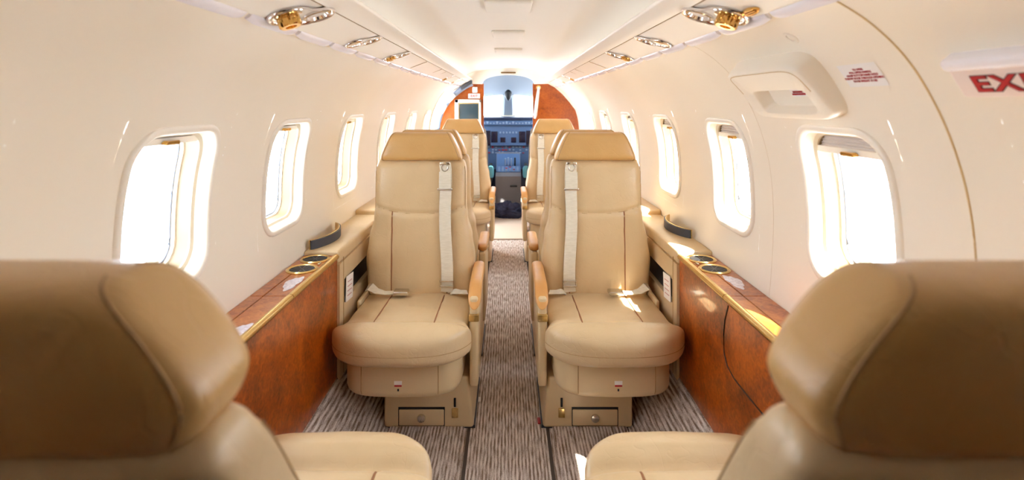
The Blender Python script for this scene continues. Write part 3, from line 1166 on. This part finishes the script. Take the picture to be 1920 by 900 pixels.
    for k in range(37):
        f = 0.5 - 0.5 * math.cos(math.pi * k / 36)
        y = -0.300 + 0.385 * f
        top = 0.535 - 0.070 * max(0, 1 - f / 0.30) ** 2.2
        bot = 0.500 - 0.045 * max(0, 1 - f / 0.22) ** 1.5
        q_ = max(0.0, 1 - min(f, 1 - f) / 0.10)
        e_ = max(0.02, (1 - q_ * q_) ** 0.5)
        rings.append([Vector((0.254 + x, y, z + arm_dz)) for x, z in se_ring(0, (top + bot) / 2, 0.0245 * e_, (top - bot) / 2 * e_ + 0.001, 2.8, 28)])
    loft(g, rings)
    B(g, 'armrest_pad', M['arm'], arm, fn=flat, angle=179)
    g = Geo()
    box(g, 0.233, 0.271, -0.291, -0.262, 0.410 + arm_dz, 0.438 + arm_dz, 0.004)
    B(g, 'armrest_latch', M['brass'], arm, fn=flat)
    # outboard low arm bracket
    g = Geo()
    box(g, -0.236, -0.220, -0.10, 0.08, 0.30, 0.42, 0.006)
    B(g, 'side_bracket', M['shell'], fn=flat)
    # ---- belts
    if belt:
        bx = 0.108
        zs_ = [0.965, 0.94, 0.90, 0.86, 0.80, 0.74, 0.68, 0.62, 0.56, 0.50, 0.45, 0.425]
        pts = []
        for i, z in enumerate(zs_):
            pts.append((bx + 0.004 * math.sin(i * 0.9) + 0.002 * i * 0.6, bfront(bx, z) - 0.012 - (0.006 if 0.48 < z < 0.72 else 0), z))
        g = Geo(); ribbon(g, pts, (1, 0, 0), 0.050, 0.0035)
        bl = B(g, 'shoulder_belt', M['belt'])
        g = Geo()
        pts = [(bx + 0.002, bfront(bx, z) - 0.016, z) for z in (0.93, 0.90, 0.872, 0.858)]
        ribbon(g, pts, (1, 0, 0), 0.052, 0.004)
        B(g, 'belt_fold', M['belt'], bl)
        g = Geo()
        y_ = bfront(bx, 0.96) - 0.014
        ring = [(bx + 0.013 * math.cos(a * math.pi / 10), y_, 0.948 + 0.016 * math.sin(a * math.pi / 10)) for a in range(21)]
        tube(g, ring, 0.0032, 6)
        box(g, bx - 0.022, bx + 0.022, y_ - 0.003, y_ + 0.004, 0.958, 0.972, 0.003)
        lathe(g, [(0.006, y_ - 0.008), (0.007, y_ - 0.004), (0.007, y_)], (bx, 0, 0.966), 'Y', 12)
        B(g, 'belt_clip', M['silver'], bl)
        g = Geo()
        y_ = bfront(bx, 0.86) - 0.018
        box(g, bx - 0.030, bx + 0.034, y_ - 0.003, y_ + 0.002, 0.852, 0.857, 0.0015)
        box(g, bx - 0.030, bx - 0.026, y_ - 0.003, y_ + 0.002, 0.852, 0.862, 0.0015)
        box(g, bx + 0.030, bx + 0.034, y_ - 0.003, y_ + 0.002, 0.852, 0.862, 0.0015)
        B(g, 'belt_adjuster', M['silver'], bl)
        g = Geo()
        y_ = bfront(bx, 0.45) - 0.02
        bx2 = bx + 0.012
        box(g, bx2 - 0.030, bx2 + 0.030, y_ - 0.003, y_ + 0.002, 0.470, 0.475, 0.002)
        box(g, bx2 - 0.030, bx2 + 0.030, y_ - 0.003, y_ + 0.002, 0.450, 0.455, 0.002)
        box(g, bx2 - 0.030, bx2 - 0.025, y_ - 0.003, y_ + 0.002, 0.450, 0.475, 0.002)
        box(g, bx2 + 0.025, bx2 + 0.030, y_ - 0.003, y_ + 0.002, 0.450, 0.475, 0.002)
        B(g, 'belt_buckle', M['silver'], bl)
        # tongue lying by the back corner and lap belt on the outboard side
        g = Geo()
        ribbon(g, [(bx + 0.030, 0.00, 0.418), (bx + 0.045, -0.025, 0.432), (bx + 0.07, -0.04, 0.434), (bx + 0.10, -0.03, 0.430)], (0, 1, 0.2), 0.03, 0.004)
        B(g, 'belt_tail', M['belt'], bl, fn=flat)
        g = Geo()
        pts = [(-0.215, -0.015, 0.445), (-0.195, -0.045, 0.458), (-0.165, -0.060, 0.445), (-0.130, -0.055, 0.436), (-0.095, -0.050, 0.436)]
        ribbon(g, pts, [(0.2, 1, 0.7), (0.2, 1, 0.6), (0.1, 1, 0.3), (0, 1, 0), (0, 1, 0)], 0.036, 0.004)
        lap = B(g, 'lap_belt', M['belt'], fn=flat)
        g = Geo()
        box(g, -0.095, -0.035, -0.078, -0.030, 0.431, 0.447, 0.004)
        lb = B(g, 'lap_buckle', M['silver'], lap, fn=flat)
    return root

G = 'tan leather cabin seats'
seatL = make_seat(1, 0.05, 'tan leather seat facing the camera, nearest on the left of the aisle')
seatL.location = (-0.38, 2.29, 0)
seatR = make_seat(-1, 0.05, 'tan leather seat facing the camera, nearest on the right, with sunlit cushion corner')
seatR.location = (0.38, 2.29, 0)
def place(src, loc, rot, label):
    o = copy_tree(src)
    o.location = loc; o.rotation_euler = (0, 0, rot)
    o['label'] = label
    return o
place(seatL, (-0.38, 4.42, 0), 0, 'farthest left tan seat facing the camera, in front of the screen')
place(seatR, (0.38, 4.42, 0), 0, 'farthest right tan seat facing the camera, in front of the wood bulkhead')
place(seatR, (-0.38, 2.70, 0), math.pi, 'tan seat facing the cockpit, back to back behind the near left seat')
place(seatL, (0.38, 2.70, 0), math.pi, 'tan seat facing the cockpit, back to back behind the near right seat')
n1 = make_seat(-1, 0.66, 'large blurred tan seat seen from behind in the lower left corner', belt=True, arm_dz=-0.17)
n1.location = (-0.398, 0.835, 0); n1.rotation_euler = (0, 0, math.pi)
n2 = make_seat(1, 0.66, 'large blurred tan seat seen from behind in the lower right corner', belt=True, arm_dz=-0.17)
n2.location = (0.398, 0.835, 0); n2.rotation_euler = (0, 0, math.pi)

# ---------------------------------------------------------------- things on the right wall
def on_wall(side, s0, y0):
    """local frame: u runs aft (towards the camera), v up the wall, w inboard"""
    return lambda p: wpt(side, s0 + p.y, y0 - side * p.x, -p.z)

# emergency handle cover
s_h = s_at_z(1.268)
fr = on_wall(1, s_h, 1.315)
hc = thing('hatch_handle_cover', 'raised ivory emergency handle cover with a recess, on the right wall above the nearest window', 'handle cover', tuple(wpt(1, s_h, 1.335)))
inv = lambda o, t: setattr(o, 'matrix_parent_inverse', Matrix.Translation(-t.location)) or o
g = Geo()
def rr(hw, hh, r, N=48, cx=0, cy=0):
    pts = []
    for k in range(N):
        a = 2 * math.pi * k / N
        n_ = 7.0
        pts.append((cx + hw * spw(math.cos(a), 2 / n_), cy + hh * spw(math.sin(a), 2 / n_)))
    return pts
rings = []
def hcurve(x, y, z):       # drop the plate's body onto the curved wall
    return fr(Vector((x, y, z * (0.85 + 2.6 * (y + 0.09)) if z > 0.006 else z)))
hw_, hh_ = 0.182, 0.085
for sc_, z in ((1.03, -0.012), (1.02, 0.004), (1.0, 0.028), (0.985, 0.035), (0.95, 0.038)):
    rings.append([hcurve(x * sc_, y * (sc_ - (0.02 if sc_ < 1 else 0)), z) for x, y in rr(hw_, hh_, 0.03)])
ocx, ocy, ohw, ohh = 0.01, -0.030, 0.128, 0.038
rings.append([hcurve(x, y, 0.038) for x, y in rr(ohw, ohh, 0.02, cx=ocx, cy=ocy)])
rings.append([hcurve(x, y, 0.034) for x, y in rr(ohw - 0.004, ohh - 0.003, 0.02, cx=ocx, cy=ocy)])
rings.append([hcurve(x, y, 0.004) for x, y in rr(ohw - 0.012, ohh - 0.008, 0.02, cx=ocx, cy=ocy)])
loft(g, rings, False, True)
inv(g.build('cover', M['handle_box'], hc, angle=45), hc)
g = Geo()
tube(g, [hcurve(x * 0.9, y * 0.88 , 0.0385) for x, y in rr(hw_, hh_, 0.03, 64)][:33], 0.0012, 6)
inv(g.build('lid_seam', principled('lid_seam', (208, 184, 146), 0.6), hc), hc)
v, f = text_mesh('EXIT HANDLE\nPUSH DOOR OPEN', 0.0065)
g = Geo()
box(g, -0.035, 0.035, -0.010, 0.010, 0.0, 0.0008, 0)
g.map(lambda p: hcurve(p.x - 0.015 + 0.06, p.y - 0.022, p.z + 0.008))
lab = inv(g.build('label_plate', M['white'], hc, smooth=False), hc)
g = Geo(); g.add(v, f)
g.map(lambda p: hcurve(p.x - 0.015 + 0.06, p.y - 0.022, p.z + 0.0105))
inv(g.build('label_print', M['red'], hc, smooth=False), hc)

# instruction placard
s_p = s_at_z(1.275)
fr2 = on_wall(1, s_p, 1.030)
g = Geo()
def sheet(g, hw, hh, th, fr):
    vs = []; N = 8
    for k in range(N + 1):
        for x in (-hw, hw):
            y = -hh + 2 * hh * k / N
            vs.append(fr(Vector((x, y, 0.0004 + th))))
    g.add(vs, [(2 * k, 2 * k + 1, 2 * k + 3, 2 * k + 2) for k in range(N)])
sheet(g, 0.056, 0.026, 0.0008, fr2)
pl_ = tag(g.build('instruction_placard', M['white'], smooth=False), 'small white placard with red hatch opening instructions on the right wall', 'placard')
v, f = text_mesh('TO OPEN:\n-PULL UPPER HANDLE\n-GRASP BOTTOM HAND HOLD\n-THROW DOOR THROUGH OPENING\nDOOR WEIGHT 32 LBS', 0.0066, 0.0003)
g = Geo(); g.add(v, f)
g.map(lambda p: fr2(Vector((p.x, p.y, p.z + 0.002))))
g.build('print', M['red'], pl_, smooth=False)

# screw cap
s_c = s_at_z(1.358)
fr3 = on_wall(1, s_c, 1.135)
g = Geo()
lathe(g, [(0.017, -0.002), (0.0175, 0.001), (0.016, 0.0022), (0.0105, 0.002), (0.010, -0.002)], (0, 0, 0), n=28)
g.map(lambda p: fr3(p))
cp = tag(g.build('plug_cap', M['handle_box']), 'small round cream cap near the top of the right wall', 'cap')
g = Geo()
lathe(g, [(0.010, -0.0002), (0.004, -0.001)], (0, 0, 0), n=24)
g.map(lambda p: fr3(p))
g.build('plug', principled('plug_grey', (190, 178, 160), 0.5), cp)

# exit sign
s_e = s_at_z(1.262)
fe = on_wall(1, s_e, 0.70)
ex = thing('exit_sign', 'white exit sign with red letters and lavender top on the right wall', 'exit sign', tuple(wpt(1, s_e, 0.70)))
g = Geo()
box(g, -0.108, 0.108, -0.030, 0.026, -0.01, 0.020, 0.006, 3)
g.map(fe)
inv(g.build('sign_face', principled('sign_face', (232, 214, 206), 0.3), ex), ex)
g = Geo()
box(g, -0.111, 0.111, 0.019, 0.040, -0.012, 0.024, 0.007, 3)
g.map(fe)
inv(g.build('sign_top', M['lens'], ex), ex)
for off, z, m in ((0.0016, 0.0203, 'black'), (0.0003, 0.0212, 'red')):
    v, f = text_mesh('EXIT', 0.040, 0.0004, 0.0006 + off, spacing=1.16)
    g = Geo(); g.add(v, f)
    g.map(lambda p: fe(Vector((p.x * 1.36 - 0.014, p.y * 0.92 - 0.006, p.z + z))))
    inv(g.build('exit_letters' if m == 'red' else 'letter_outline', M[m], ex, smooth=False), ex)

# ---------------------------------------------------------------- forward bulkhead
TH = 0.03
def bulk_half(side):
    """wood panel outline from the door jamb out to the narrowed wall"""
    out = [(0.255, 0.0), (0.255, 1.432), (0.40, 1.432), (0.47, 1.395), (0.55, 1.325), (0.62, 1.245), (0.68, 1.165), (0.715, 1.08), (0.725, 0.95), (0.725, 0.7), (0.70, 0.4), (0.64, 0.0)]
    g = Geo()
    loft(g, [[Vector((side * x, Y_BULK, z)) for x, z in out], [Vector((side * x, Y_BULK + TH, z)) for x, z in out]])
    o = g.build('wall_bulkhead_left' if side < 0 else 'wall_bulkhead_right', M['wood_bulk'], smooth=False)
    return struct(o)
bulk_half(-1); bulk_half(1)
# cream header with arch, and surround
g = Geo()
N = 24
arch = [(0.26 * math.cos(math.pi * (1 - k / N)), 1.420 + 0.095 * math.sin(math.pi * k / N) ** 0.8) for k in range(N + 1)]
topc = [(-0.66 + 1.32 * k / N, 1.60) for k in range(N + 1)]
loft(g, [[Vector((x, Y_BULK - 0.012, z)) for x, z in arch], [Vector((x, Y_BULK - 0.012, z)) for x, z in topc]], False, False, closed=False)
loft(g, [[Vector((x, Y_BULK - 0.012, z)) for x, z in arch], [Vector((x, Y_BULK + TH + 0.01, z)) for x, z in arch]], False, False, closed=False)
g.add([(-0.66, Y_BULK - 0.012, 1.6), (-0.66, Y_BULK - 0.012, 1.43), (-0.26, Y_BULK - 0.012, 1.42)], [(0, 1, 2)])
g.add([(0.66, Y_BULK - 0.012, 1.6), (0.66, Y_BULK - 0.012, 1.43), (0.26, Y_BULK - 0.012, 1.42)], [(2, 1, 0)])
struct(g.build('trim_1', M['ceiling'], smooth=False))
g = Geo()   # ring that closes the gap between wood and wall
for side in (-1, 1):
    a = [(0.38, 1.440), (0.40, 1.425), (0.468, 1.389), (0.548, 1.319), (0.618, 1.239), (0.678, 1.16), (0.712, 1.078), (0.722, 0.95), (0.722, 0.7), (0.698, 0.4), (0.638, 0.0)]
    b = [(x + 0.20, z + 0.06) for x, z in a]
    loft(g, [[Vector((side * x, Y_BULK - 0.014, z)) for x, z in a], [Vector((side * x, Y_BULK + 0.0, z)) for x, z in a]], False, False, closed=False)
    loft(g, [[Vector((side * x, Y_BULK - 0.014, z)) for x, z in a], [Vector((side * x, Y_BULK - 0.014, z)) for x, z in b]], False, False, closed=False)
struct(g.build('trim_2', M['trim'], smooth=False))
g = Geo()
for side in (-1, 1):
    box(g, min(side * 0.248, side * 0.256), max(side * 0.248, side * 0.256), Y_BULK - 0.004, Y_BULK + TH + 0.004, 0, 1.425, 0)
struct(g.build('trim_3', M['wood_bulk'], smooth=False))
# small dark lamp slot at the top of the arch
g = Geo()
box(g, -0.075, 0.075, Y_BULK - 0.040, Y_BULK - 0.011, 1.528, 1.542, 0.004)
tag(g.build('dome_lamp', principled('dark_brass', (120, 90, 44), 0.4, 0.7)), 'small dark slotted lamp above the cockpit doorway arch', 'lamp')

# screen
tv = thing('wall_screen', 'small dark screen in a cream frame on the left wood bulkhead', 'screen', (-0.40, Y_BULK, 1.12))
def TVp(g, name, mat, par=None, **k):
    o = g.build(name, mat, par or tv, **k)
    if par is None: inv(o, tv)
    return o
g = Geo()
x0, x1, z0, z1 = -0.535, -0.275, 0.98, 1.265
for a in ((x0, x0 + 0.035, z0, z1), (x1 - 0.018, x1, z0, z1), (x0, x1, z1 - 0.032, z1), (x0, x1, z0, z0 + 0.03)):
    box(g, a[0], a[1], Y_BULK - 0.055, Y_BULK, a[2], a[3], 0.003, 2)
TVp(g, 'screen_frame', M['trim'])
g = Geo(); box(g, -0.505, -0.285, Y_BULK - 0.030, Y_BULK - 0.004, 1.0, 1.245, 0.002)
TVp(g, 'screen_bezel', M['brass'])
g = Geo(); box(g, -0.492, -0.300, Y_BULK - 0.036, Y_BULK - 0.028, 1.03, 1.222, 0.002)
TVp(g, 'screen_glass', M['screen'])
g = Geo(); box(g, -0.405, -0.285, Y_BULK - 0.010, Y_BULK, 1.275, 1.325, 0.004)
sg = tag(g.build('bulkhead_placard', M['white']), 'white placard with red print above the screen on the bulkhead', 'placard')
v, f = text_mesh('EXIT', 0.032, 0.0004, 0.001, spacing=1.1)
g = Geo(); g.add(v, f); g.map(lambda p: (p.x - 0.345, Y_BULK - 0.0112 - p.z, p.y + 1.30))
g.build('print', M['red'], sg, smooth=False)
g = Geo(); box(g, -0.362, -0.312, Y_BULK - 0.015, Y_BULK, 1.335, 1.392, 0.006)
tag(g.build('wall_sensor', M['white']), 'small square white box at the top of the left wood bulkhead', 'sensor box')
# grab handle on the right jamb
gh = thing('grab_handle', 'slim white grab bar on the right side of the cockpit doorway', 'handle', (0.285, Y_BULK, 1.2))
g = Geo()
tube(g, [(0.305, Y_BULK - 0.002, 1.385), (0.305, Y_BULK - 0.035, 1.375), (0.300, Y_BULK - 0.045, 1.34), (0.285, Y_BULK - 0.045, 1.22), (0.272, Y_BULK - 0.045, 1.11), (0.270, Y_BULK - 0.03, 1.085), (0.270, Y_BULK - 0.002, 1.08)],
     [0.012, 0.012, 0.014, 0.018, 0.018, 0.012, 0.012], 10)
inv(g.build('bar', M['white'], gh), gh)
g = Geo()
lathe(g, [(0.024, -0.001), (0.024, -0.006), (0.012, -0.010)], (0.305, Y_BULK, 1.385), 'Y', 16)
inv(g.build('mount', M['brass'], gh), gh)

# entry door opening on the left: bright edges and blue grey seal
def z_x(z): return prof(s_at_z(z)).x
g = Geo()
za, zb_ = 0.02, 1.335
rings = []
for i in range(41):
    s = s_at_z(za) + (s_at_z(zb_) - s_at_z(za)) * i / 40
    rings.append([wpt(-1, s, 4.90, -0.004), wpt(-1, s, 4.935, -0.004), wpt(-1, s, 4.935, 0.11), wpt(-1, s, 4.90, 0.11)])
loft(g, rings)
struct(g.build('door_1_frame', M['reveal'], angle=40))
dr = thing('entry_door_seal', 'curved blue grey door seal with white latches in front of the left bulkhead', 'door seal', (-0.7, 5.38, 0.02))
g = Geo(); pts = []
path = [(0.36, 1.425), (0.42, 1.40), (0.50, 1.345), (0.575, 1.275), (0.64, 1.19), (0.685, 1.09), (0.705, 0.98), (0.71, 0.85), (0.70, 0.6), (0.66, 0.25), (0.62, 0.02)]
cp_ = _catmull(path, 8)
tube(g, [(-p.x, 5.385, p.y) for p in cp_], 0.026, 10)
inv(g.build('seal_tube', M['door_grey'], dr), dr)
for k in (20, 30, 50, 60):
    g = Geo()
    a, b = cp_[k], cp_[min(k + 7, len(cp_) - 1)]
    tube(g, [(-a.x, 5.355, a.y), (-(a.x + b.x) / 2, 5.345, (a.y + b.y) / 2), (-b.x, 5.355, b.y)], [0.02, 0.027, 0.02], 10)
    inv(g.build('latch', M['white'], dr), dr)
g = Geo()
box(g, -0.47, -0.36, 5.30, 5.40, 1.385, 1.425, 0.012)
g.map(lambda p: (p.x, p.y, p.z + (p.x + 0.42) * 0.6))
inv(g.build('hinge', M['dark'], dr), dr)

# ---------------------------------------------------------------- cockpit
YP = 6.75
def cockpit_shell(g, stations, zmin):
    rings = []
    for y, w, top in stations:
        ring = []
        for k in range(41):
            a = math.pi * k / 40
            z = 0.95 + (top - 0.95) * spw(math.sin(a), 0.75)
            ring.append(Vector((w * spw(math.cos(a), 0.8), y, z)))
        if zmin > 0.95:
            ring = [Vector((p.x, p.y, max(p.z, zmin))) for p in ring]
        rings.append(ring)
    loft(g, rings, False, False, closed=False)
g = Geo()
cockpit_shell(g, ((Y_BULK + TH, 0.80, 1.56), (5.95, 0.775, 1.54)), 0.9)
cockpit_shell(g, ((5.95, 0.775, 1.54), (6.2, 0.76, 1.53), (6.7, 0.68, 1.45), (7.02, 0.60, 1.335)), 1.20)
struct(g.build('ceiling_cockpit', M['cockpit_roof']))
g = Geo()
box(g, -0.7, 0.7, 7.15, 7.18, 0.0, 1.05, 0)
struct(g.build('wall_cockpit_front', M['cockpit_dark'], smooth=False))
for i, side in enumerate((-1, 1)):  # unseen side windows, added to let more light into the cockpit
    w_ = thing('window_%d' % (16 + i), '', 'window'); del w_['label']; del w_['category']; struct(w_)
    g = Geo()
    q = [(0.775, 5.95, 0.955), (0.68, 6.7, 0.955), (0.60, 7.02, 0.955), (0.52, 7.02, 1.20), (0.60, 6.7, 1.20), (0.70, 5.95, 1.20)]
    g.add([(side * x, y, z) for x, y, z in q], [(0, 1, 4, 5), (1, 2, 3, 4)])
    g.build('pane', M['pane'], w_, smooth=False)
    g = Geo()
    tube(g, [(side * 0.68, 6.7, 0.955), (side * 0.64, 6.7, 1.08), (side * 0.60, 6.7, 1.21)], 0.02, 8)
    g.build('window_post', M['cockpit_roof'], w_)
for side in (-1, 1):
    g = Geo()
    pl = [(Y_BULK + TH, 0.80), (6.2, 0.76), (6.7, 0.68), (7.4, 0.55)]
    loft(g, [[Vector((side * w, y, z)) for y, w in pl] for z in (0.0, 0.955)], False, False, closed=False)
    struct(g.build('wall_cockpit_left' if side < 0 else 'wall_cockpit_right', M['cockpit_dark']))
# windshield: centre post, two panes, bottom rail
wsh = thing('window_15', '', 'window'); del wsh['label']; del wsh['category']; struct(wsh)
g = Geo(); rings = []
for y, z, w in ((7.02, 1.34, 0.072), (7.1, 1.22, 0.082), (7.18, 1.07, 0.095)):
    rings.append([Vector((-w, y, z)), Vector((-w * 0.6, y - 0.04, z)), Vector((w * 0.6, y - 0.04, z)), Vector((w, y, z)), Vector((w, y + 0.03, z)), Vector((-w, y + 0.03, z))])
loft(g, rings)
g.build('centre_post', M['cockpit_roof'], wsh, angle=30)
for side in (-1, 1):
    g = Geo()
    q = [(0.07, 7.02, 1.335), (0.60, 6.95, 1.30), (0.60, 7.05, 0.95), (0.09, 7.18, 1.05)]
    g.add([(side * x, y, z) for x, y, z in q] + [(side * x, y + 0.006, z) for x, y, z in q], [(0, 1, 2, 3), (4, 5, 6, 7), (0, 4, 5, 1), (1, 5, 6, 2), (2, 6, 7, 3), (3, 7, 4, 0)])
    g.build('pane', M['pane'], wsh, smooth=False)
g = Geo()
box(g, -0.56, 0.56, 7.08, 7.15, 1.052, 1.070, 0.004)
g.build('bottom_rail', M['reveal'], wsh)
g = Geo()
lathe(g, [(0.012, 1.40), (0.03, 1.385), (0.045, 1.37), (0.045, 1.325), (0.03, 1.29), (0.012, 1.265)], (0, 6.75, 0), n=16)
tag(g.build('standby_compass', M['black']), 'dark compass hanging from the cockpit roof between the windscreens', 'compass')

# glareshield and instrument panel
ip = thing('instrument_panel', 'blue grey cockpit instrument panel with dark screens under the windscreen', 'instrument panel', (0, YP, 0.5))
def IP(g, name, mat, **k): return inv(g.build(name, mat, ip, **k), ip)
g = Geo(); box(g, -0.62, 0.62, 6.70, 7.14, 1.015, 1.055, 0.012)
IP(g, 'glareshield', M['cockpit_dark'])
g = Geo(); box(g, -0.60, 0.60, 6.72, 6.79, 0.955, 1.015, 0.006)
IP(g, 'autopilot_panel', M['cockpit'])
g = Geo(); box(g, -0.60, 0.60, YP + 0.03, YP + 0.10, 0.40, 0.96, 0.004)
IP(g, 'panel_board', M['cockpit'])
for k in range(20):
    x = -0.38 + 0.04 * k
    g = Geo(); box(g, x - 0.012, x + 0.012, 6.712, 6.722, 0.972, 0.972 + random.choice((0.014, 0.022, 0.03)), 0.002)
    IP(g, 'button', M['button'])
for (a, b, c_, d_) in ((-0.46, -0.225, 0.70, 0.885), (-0.215, -0.135, 0.735, 0.875), (-0.10, -0.035, 0.735, 0.80), (0.035, 0.10, 0.735, 0.80), (0.135, 0.215, 0.735, 0.875), (0.225, 0.46, 0.70, 0.885)):
    g = Geo(); box(g, a, b, YP + 0.022, YP + 0.032, c_, d_, 0.003)
    IP(g, 'screen', principled('avionics_screen', (20, 18, 44), 0.2))
for k in range(6):
    g = Geo(); lathe(g, [(0.012, YP + 0.03), (0.012, YP + 0.022), (0.008, YP + 0.020)], (-0.10 + 0.04 * k, 0, 0.86), 'Y', 14)
    IP(g, 'gauge', M['button'])
rnd = random.Random(3)
for r_ in range(3):
    for k in range(12):
        if rnd.random() < 0.2: continue
        x = -0.24 + 0.043 * k + rnd.uniform(-.004, .004); z = 0.60 + 0.035 * r_
        g = Geo(); box(g, x - 0.012, x + 0.012, YP + 0.018, YP + 0.032, z, z + rnd.choice((0.010, 0.016, 0.022)), 0.002)
        IP(g, 'switch', M['button'] if rnd.random() < 0.85 else M['red'])
g = Geo(); box(g, -0.60, 0.60, YP - 0.0, YP + 0.035, 0.692, 0.70, 0)
IP(g, 'ledge_strip', M['cockpit_dark'], smooth=False)

ped = thing('centre_pedestal', 'grey cockpit pedestal with throttle levers between the pilot seats', 'pedestal', (0, 6.4, 0))
def PD(g, name, mat, **k): return inv(g.build(name, mat, ped, **k), ped)
g = Geo()
pl = [(6.10, 0.0), (6.10, 0.40), (6.16, 0.435), (6.45, 0.47), (6.62, 0.60), (6.70, 0.62), (6.70, 0.0)]
loft(g, [[Vector((-0.145, y, z)) for y, z in pl], [Vector((0.145, y, z)) for y, z in pl]])
PD(g, 'body', M['pedestal'], smooth=False)
g = Geo()
pl = [(6.165, 0.438), (6.45, 0.473), (6.62, 0.603), (6.62, 0.610), (6.45, 0.482), (6.165, 0.446)]
loft(g, [[Vector((-0.14, y, z)) for y, z in pl], [Vector((0.14, y, z)) for y, z in pl]])
PD(g, 'control_plate', M['cockpit'], smooth=False)
for k, x in enumerate((-0.035, 0.0, 0.035, 0.08)):
    g = Geo(); box(g, x - 0.010, x + 0.010, 6.42, 6.46, 0.48, 0.57 + 0.01 * (k % 2), 0.006)
    PD(g, 'lever', M['button'] if k != 3 else M['black'])
for r_ in range(4):
    for k in range(6):
        x = -0.11 + 0.044 * k; y = 6.20 + 0.055 * r_
        g = Geo(); box(g, x - 0.012, x + 0.012, y - 0.012, y + 0.012, 0.44 + (y - 6.165) * 0.12, 0.455 + (y - 6.165) * 0.12, 0.003)
        PD(g, 'key', M['button'] if (k * r_) % 5 != 4 else M['red'])
g = Geo(); box(g, 0.02, 0.10, 6.07, 6.10, 0.285, 0.30, 0.004)
PD(g, 'catch', M['black'])

def pilot_seat(side):
    ps = thing('pilot_seat', 'taupe pilot seat on the %s, its edge seen through the cockpit doorway' % ('left' if side < 0 else 'right'), 'pilot seat', (side * 0.45, 6.05, 0))
    def S_(g, name, mat, **k): return g.build(name, mat, ps, **k)
    g = Geo(); rings = []
    for z, w, d in ((0.42, 0.20, 0.05), (0.5, 0.225, 0.055), (0.75, 0.22, 0.05), (0.93, 0.20, 0.045), (0.965, 0.17, 0.03), (0.975, 0.12, 0.01)):
        rings.append([Vector((x, y - 0.03, z)) for x, y in se_ring(0, 0, w, d, 4, 48)])
    loft(g, rings); S_(g, 'backrest', M['pilot'])
    g = Geo(); rings = []
    for z, w in ((0.36, 0.20), (0.38, 0.22), (0.43, 0.225), (0.455, 0.20)):
        rings.append([Vector((x, 0.24 + y, z)) for x, y in se_ring(0, 0, w, 0.22, 5, 48)])
    loft(g, rings); S_(g, 'cushion', M['pilot'])
    g = Geo(); box(g, -0.17, 0.17, -0.0, 0.40, 0.0, 0.36, 0.02)
    S_(g, 'pedestal_base', M['black'])
    g = Geo(); box(g, -side * 0.245 - 0.02, -side * 0.245 + 0.02, -0.02, 0.25, 0.50, 0.53, 0.012)
    S_(g, 'armrest', M['black'])
    g = Geo()
    lathe(g, [(0.005, 0.40), (0.028, 0.405), (0.036, 0.43), (0.036, 0.50), (0.024, 0.53), (0.005, 0.535)], (-side * 0.255, -0.07, 0), n=18)
    S_(g, 'recline_knob', M['teal'])
    g = Geo()
    tube(g, [(-side * 0.255, -0.07, 0.41), (-side * 0.24, -0.05, 0.30), (-side * 0.2, -0.02, 0.2)], 0.02, 8)
    S_(g, 'cable', M['black'])
pilot_seat(-1); pilot_seat(1)

# navy jacket heaped on the cockpit step
bm = bmesh.new()
bmesh.ops.create_icosphere(bm, subdivisions=5, radius=1)
for v_ in bm.verts:
    p = v_.co
    q = Vector((p.x * 0.15, p.y * 0.11, p.z * 0.085))
    k = noise.fractal(p * 1.6, 1.0, 2.0, 4) * 0.035 + abs(noise.noise(p * 3.2 + Vector((3, 1, 2)))) * 0.045
    q += p.normalized() * k
    q.x += 0.05 * (p.z < 0.1) * p.x
    q.z = max(q.z + 0.075, 0.002)
    if p.x > 0: q.z *= 1 - 0.35 * p.x
    v_.co = q + Vector((0, 5.82, 0))
g = Geo()
bm.verts.index_update()
g.add([v_.co.copy() for v_ in bm.verts], [tuple(w.index for w in f_.verts) for f_ in bm.faces]); bm.free()
tag(g.build('jacket', M['jacket'], angle=80), 'dark navy jacket heaped on the floor at the cockpit doorway', 'jacket')

# ---------------------------------------------------------------- aft end, behind the camera
g = Geo()
box(g, -0.85, 0.85, Y_AFT - 0.03, Y_AFT, -0.02, 1.62, 0)
struct(g.build('wall_aft', M['aft'], smooth=False))

# repeats carry a shared group
GROUPS = {'cabin_seat': 'tan leather cabin seats', 'side_cabinet': 'burl wood side cabinets', 'side_ledge': 'leather side ledges',
          'reading_light_vent': 'reading light bezels in the overhead panels', 'overhead_panel': 'overhead service panels',
          'ceiling_cover': 'ceiling covers', 'pilot_seat': 'pilot seats', 'floor_mat': 'carpeted floor plates',
          'floor_marker': 'aisle floor markers', 'seat_track': 'seat tracks', 'safety_card': 'cards in the side pockets'}
for o in C.objects:
    k = o.name.split('.')[0]
    if o.parent is None and k in GROUPS:
        o['group'] = GROUPS[k]
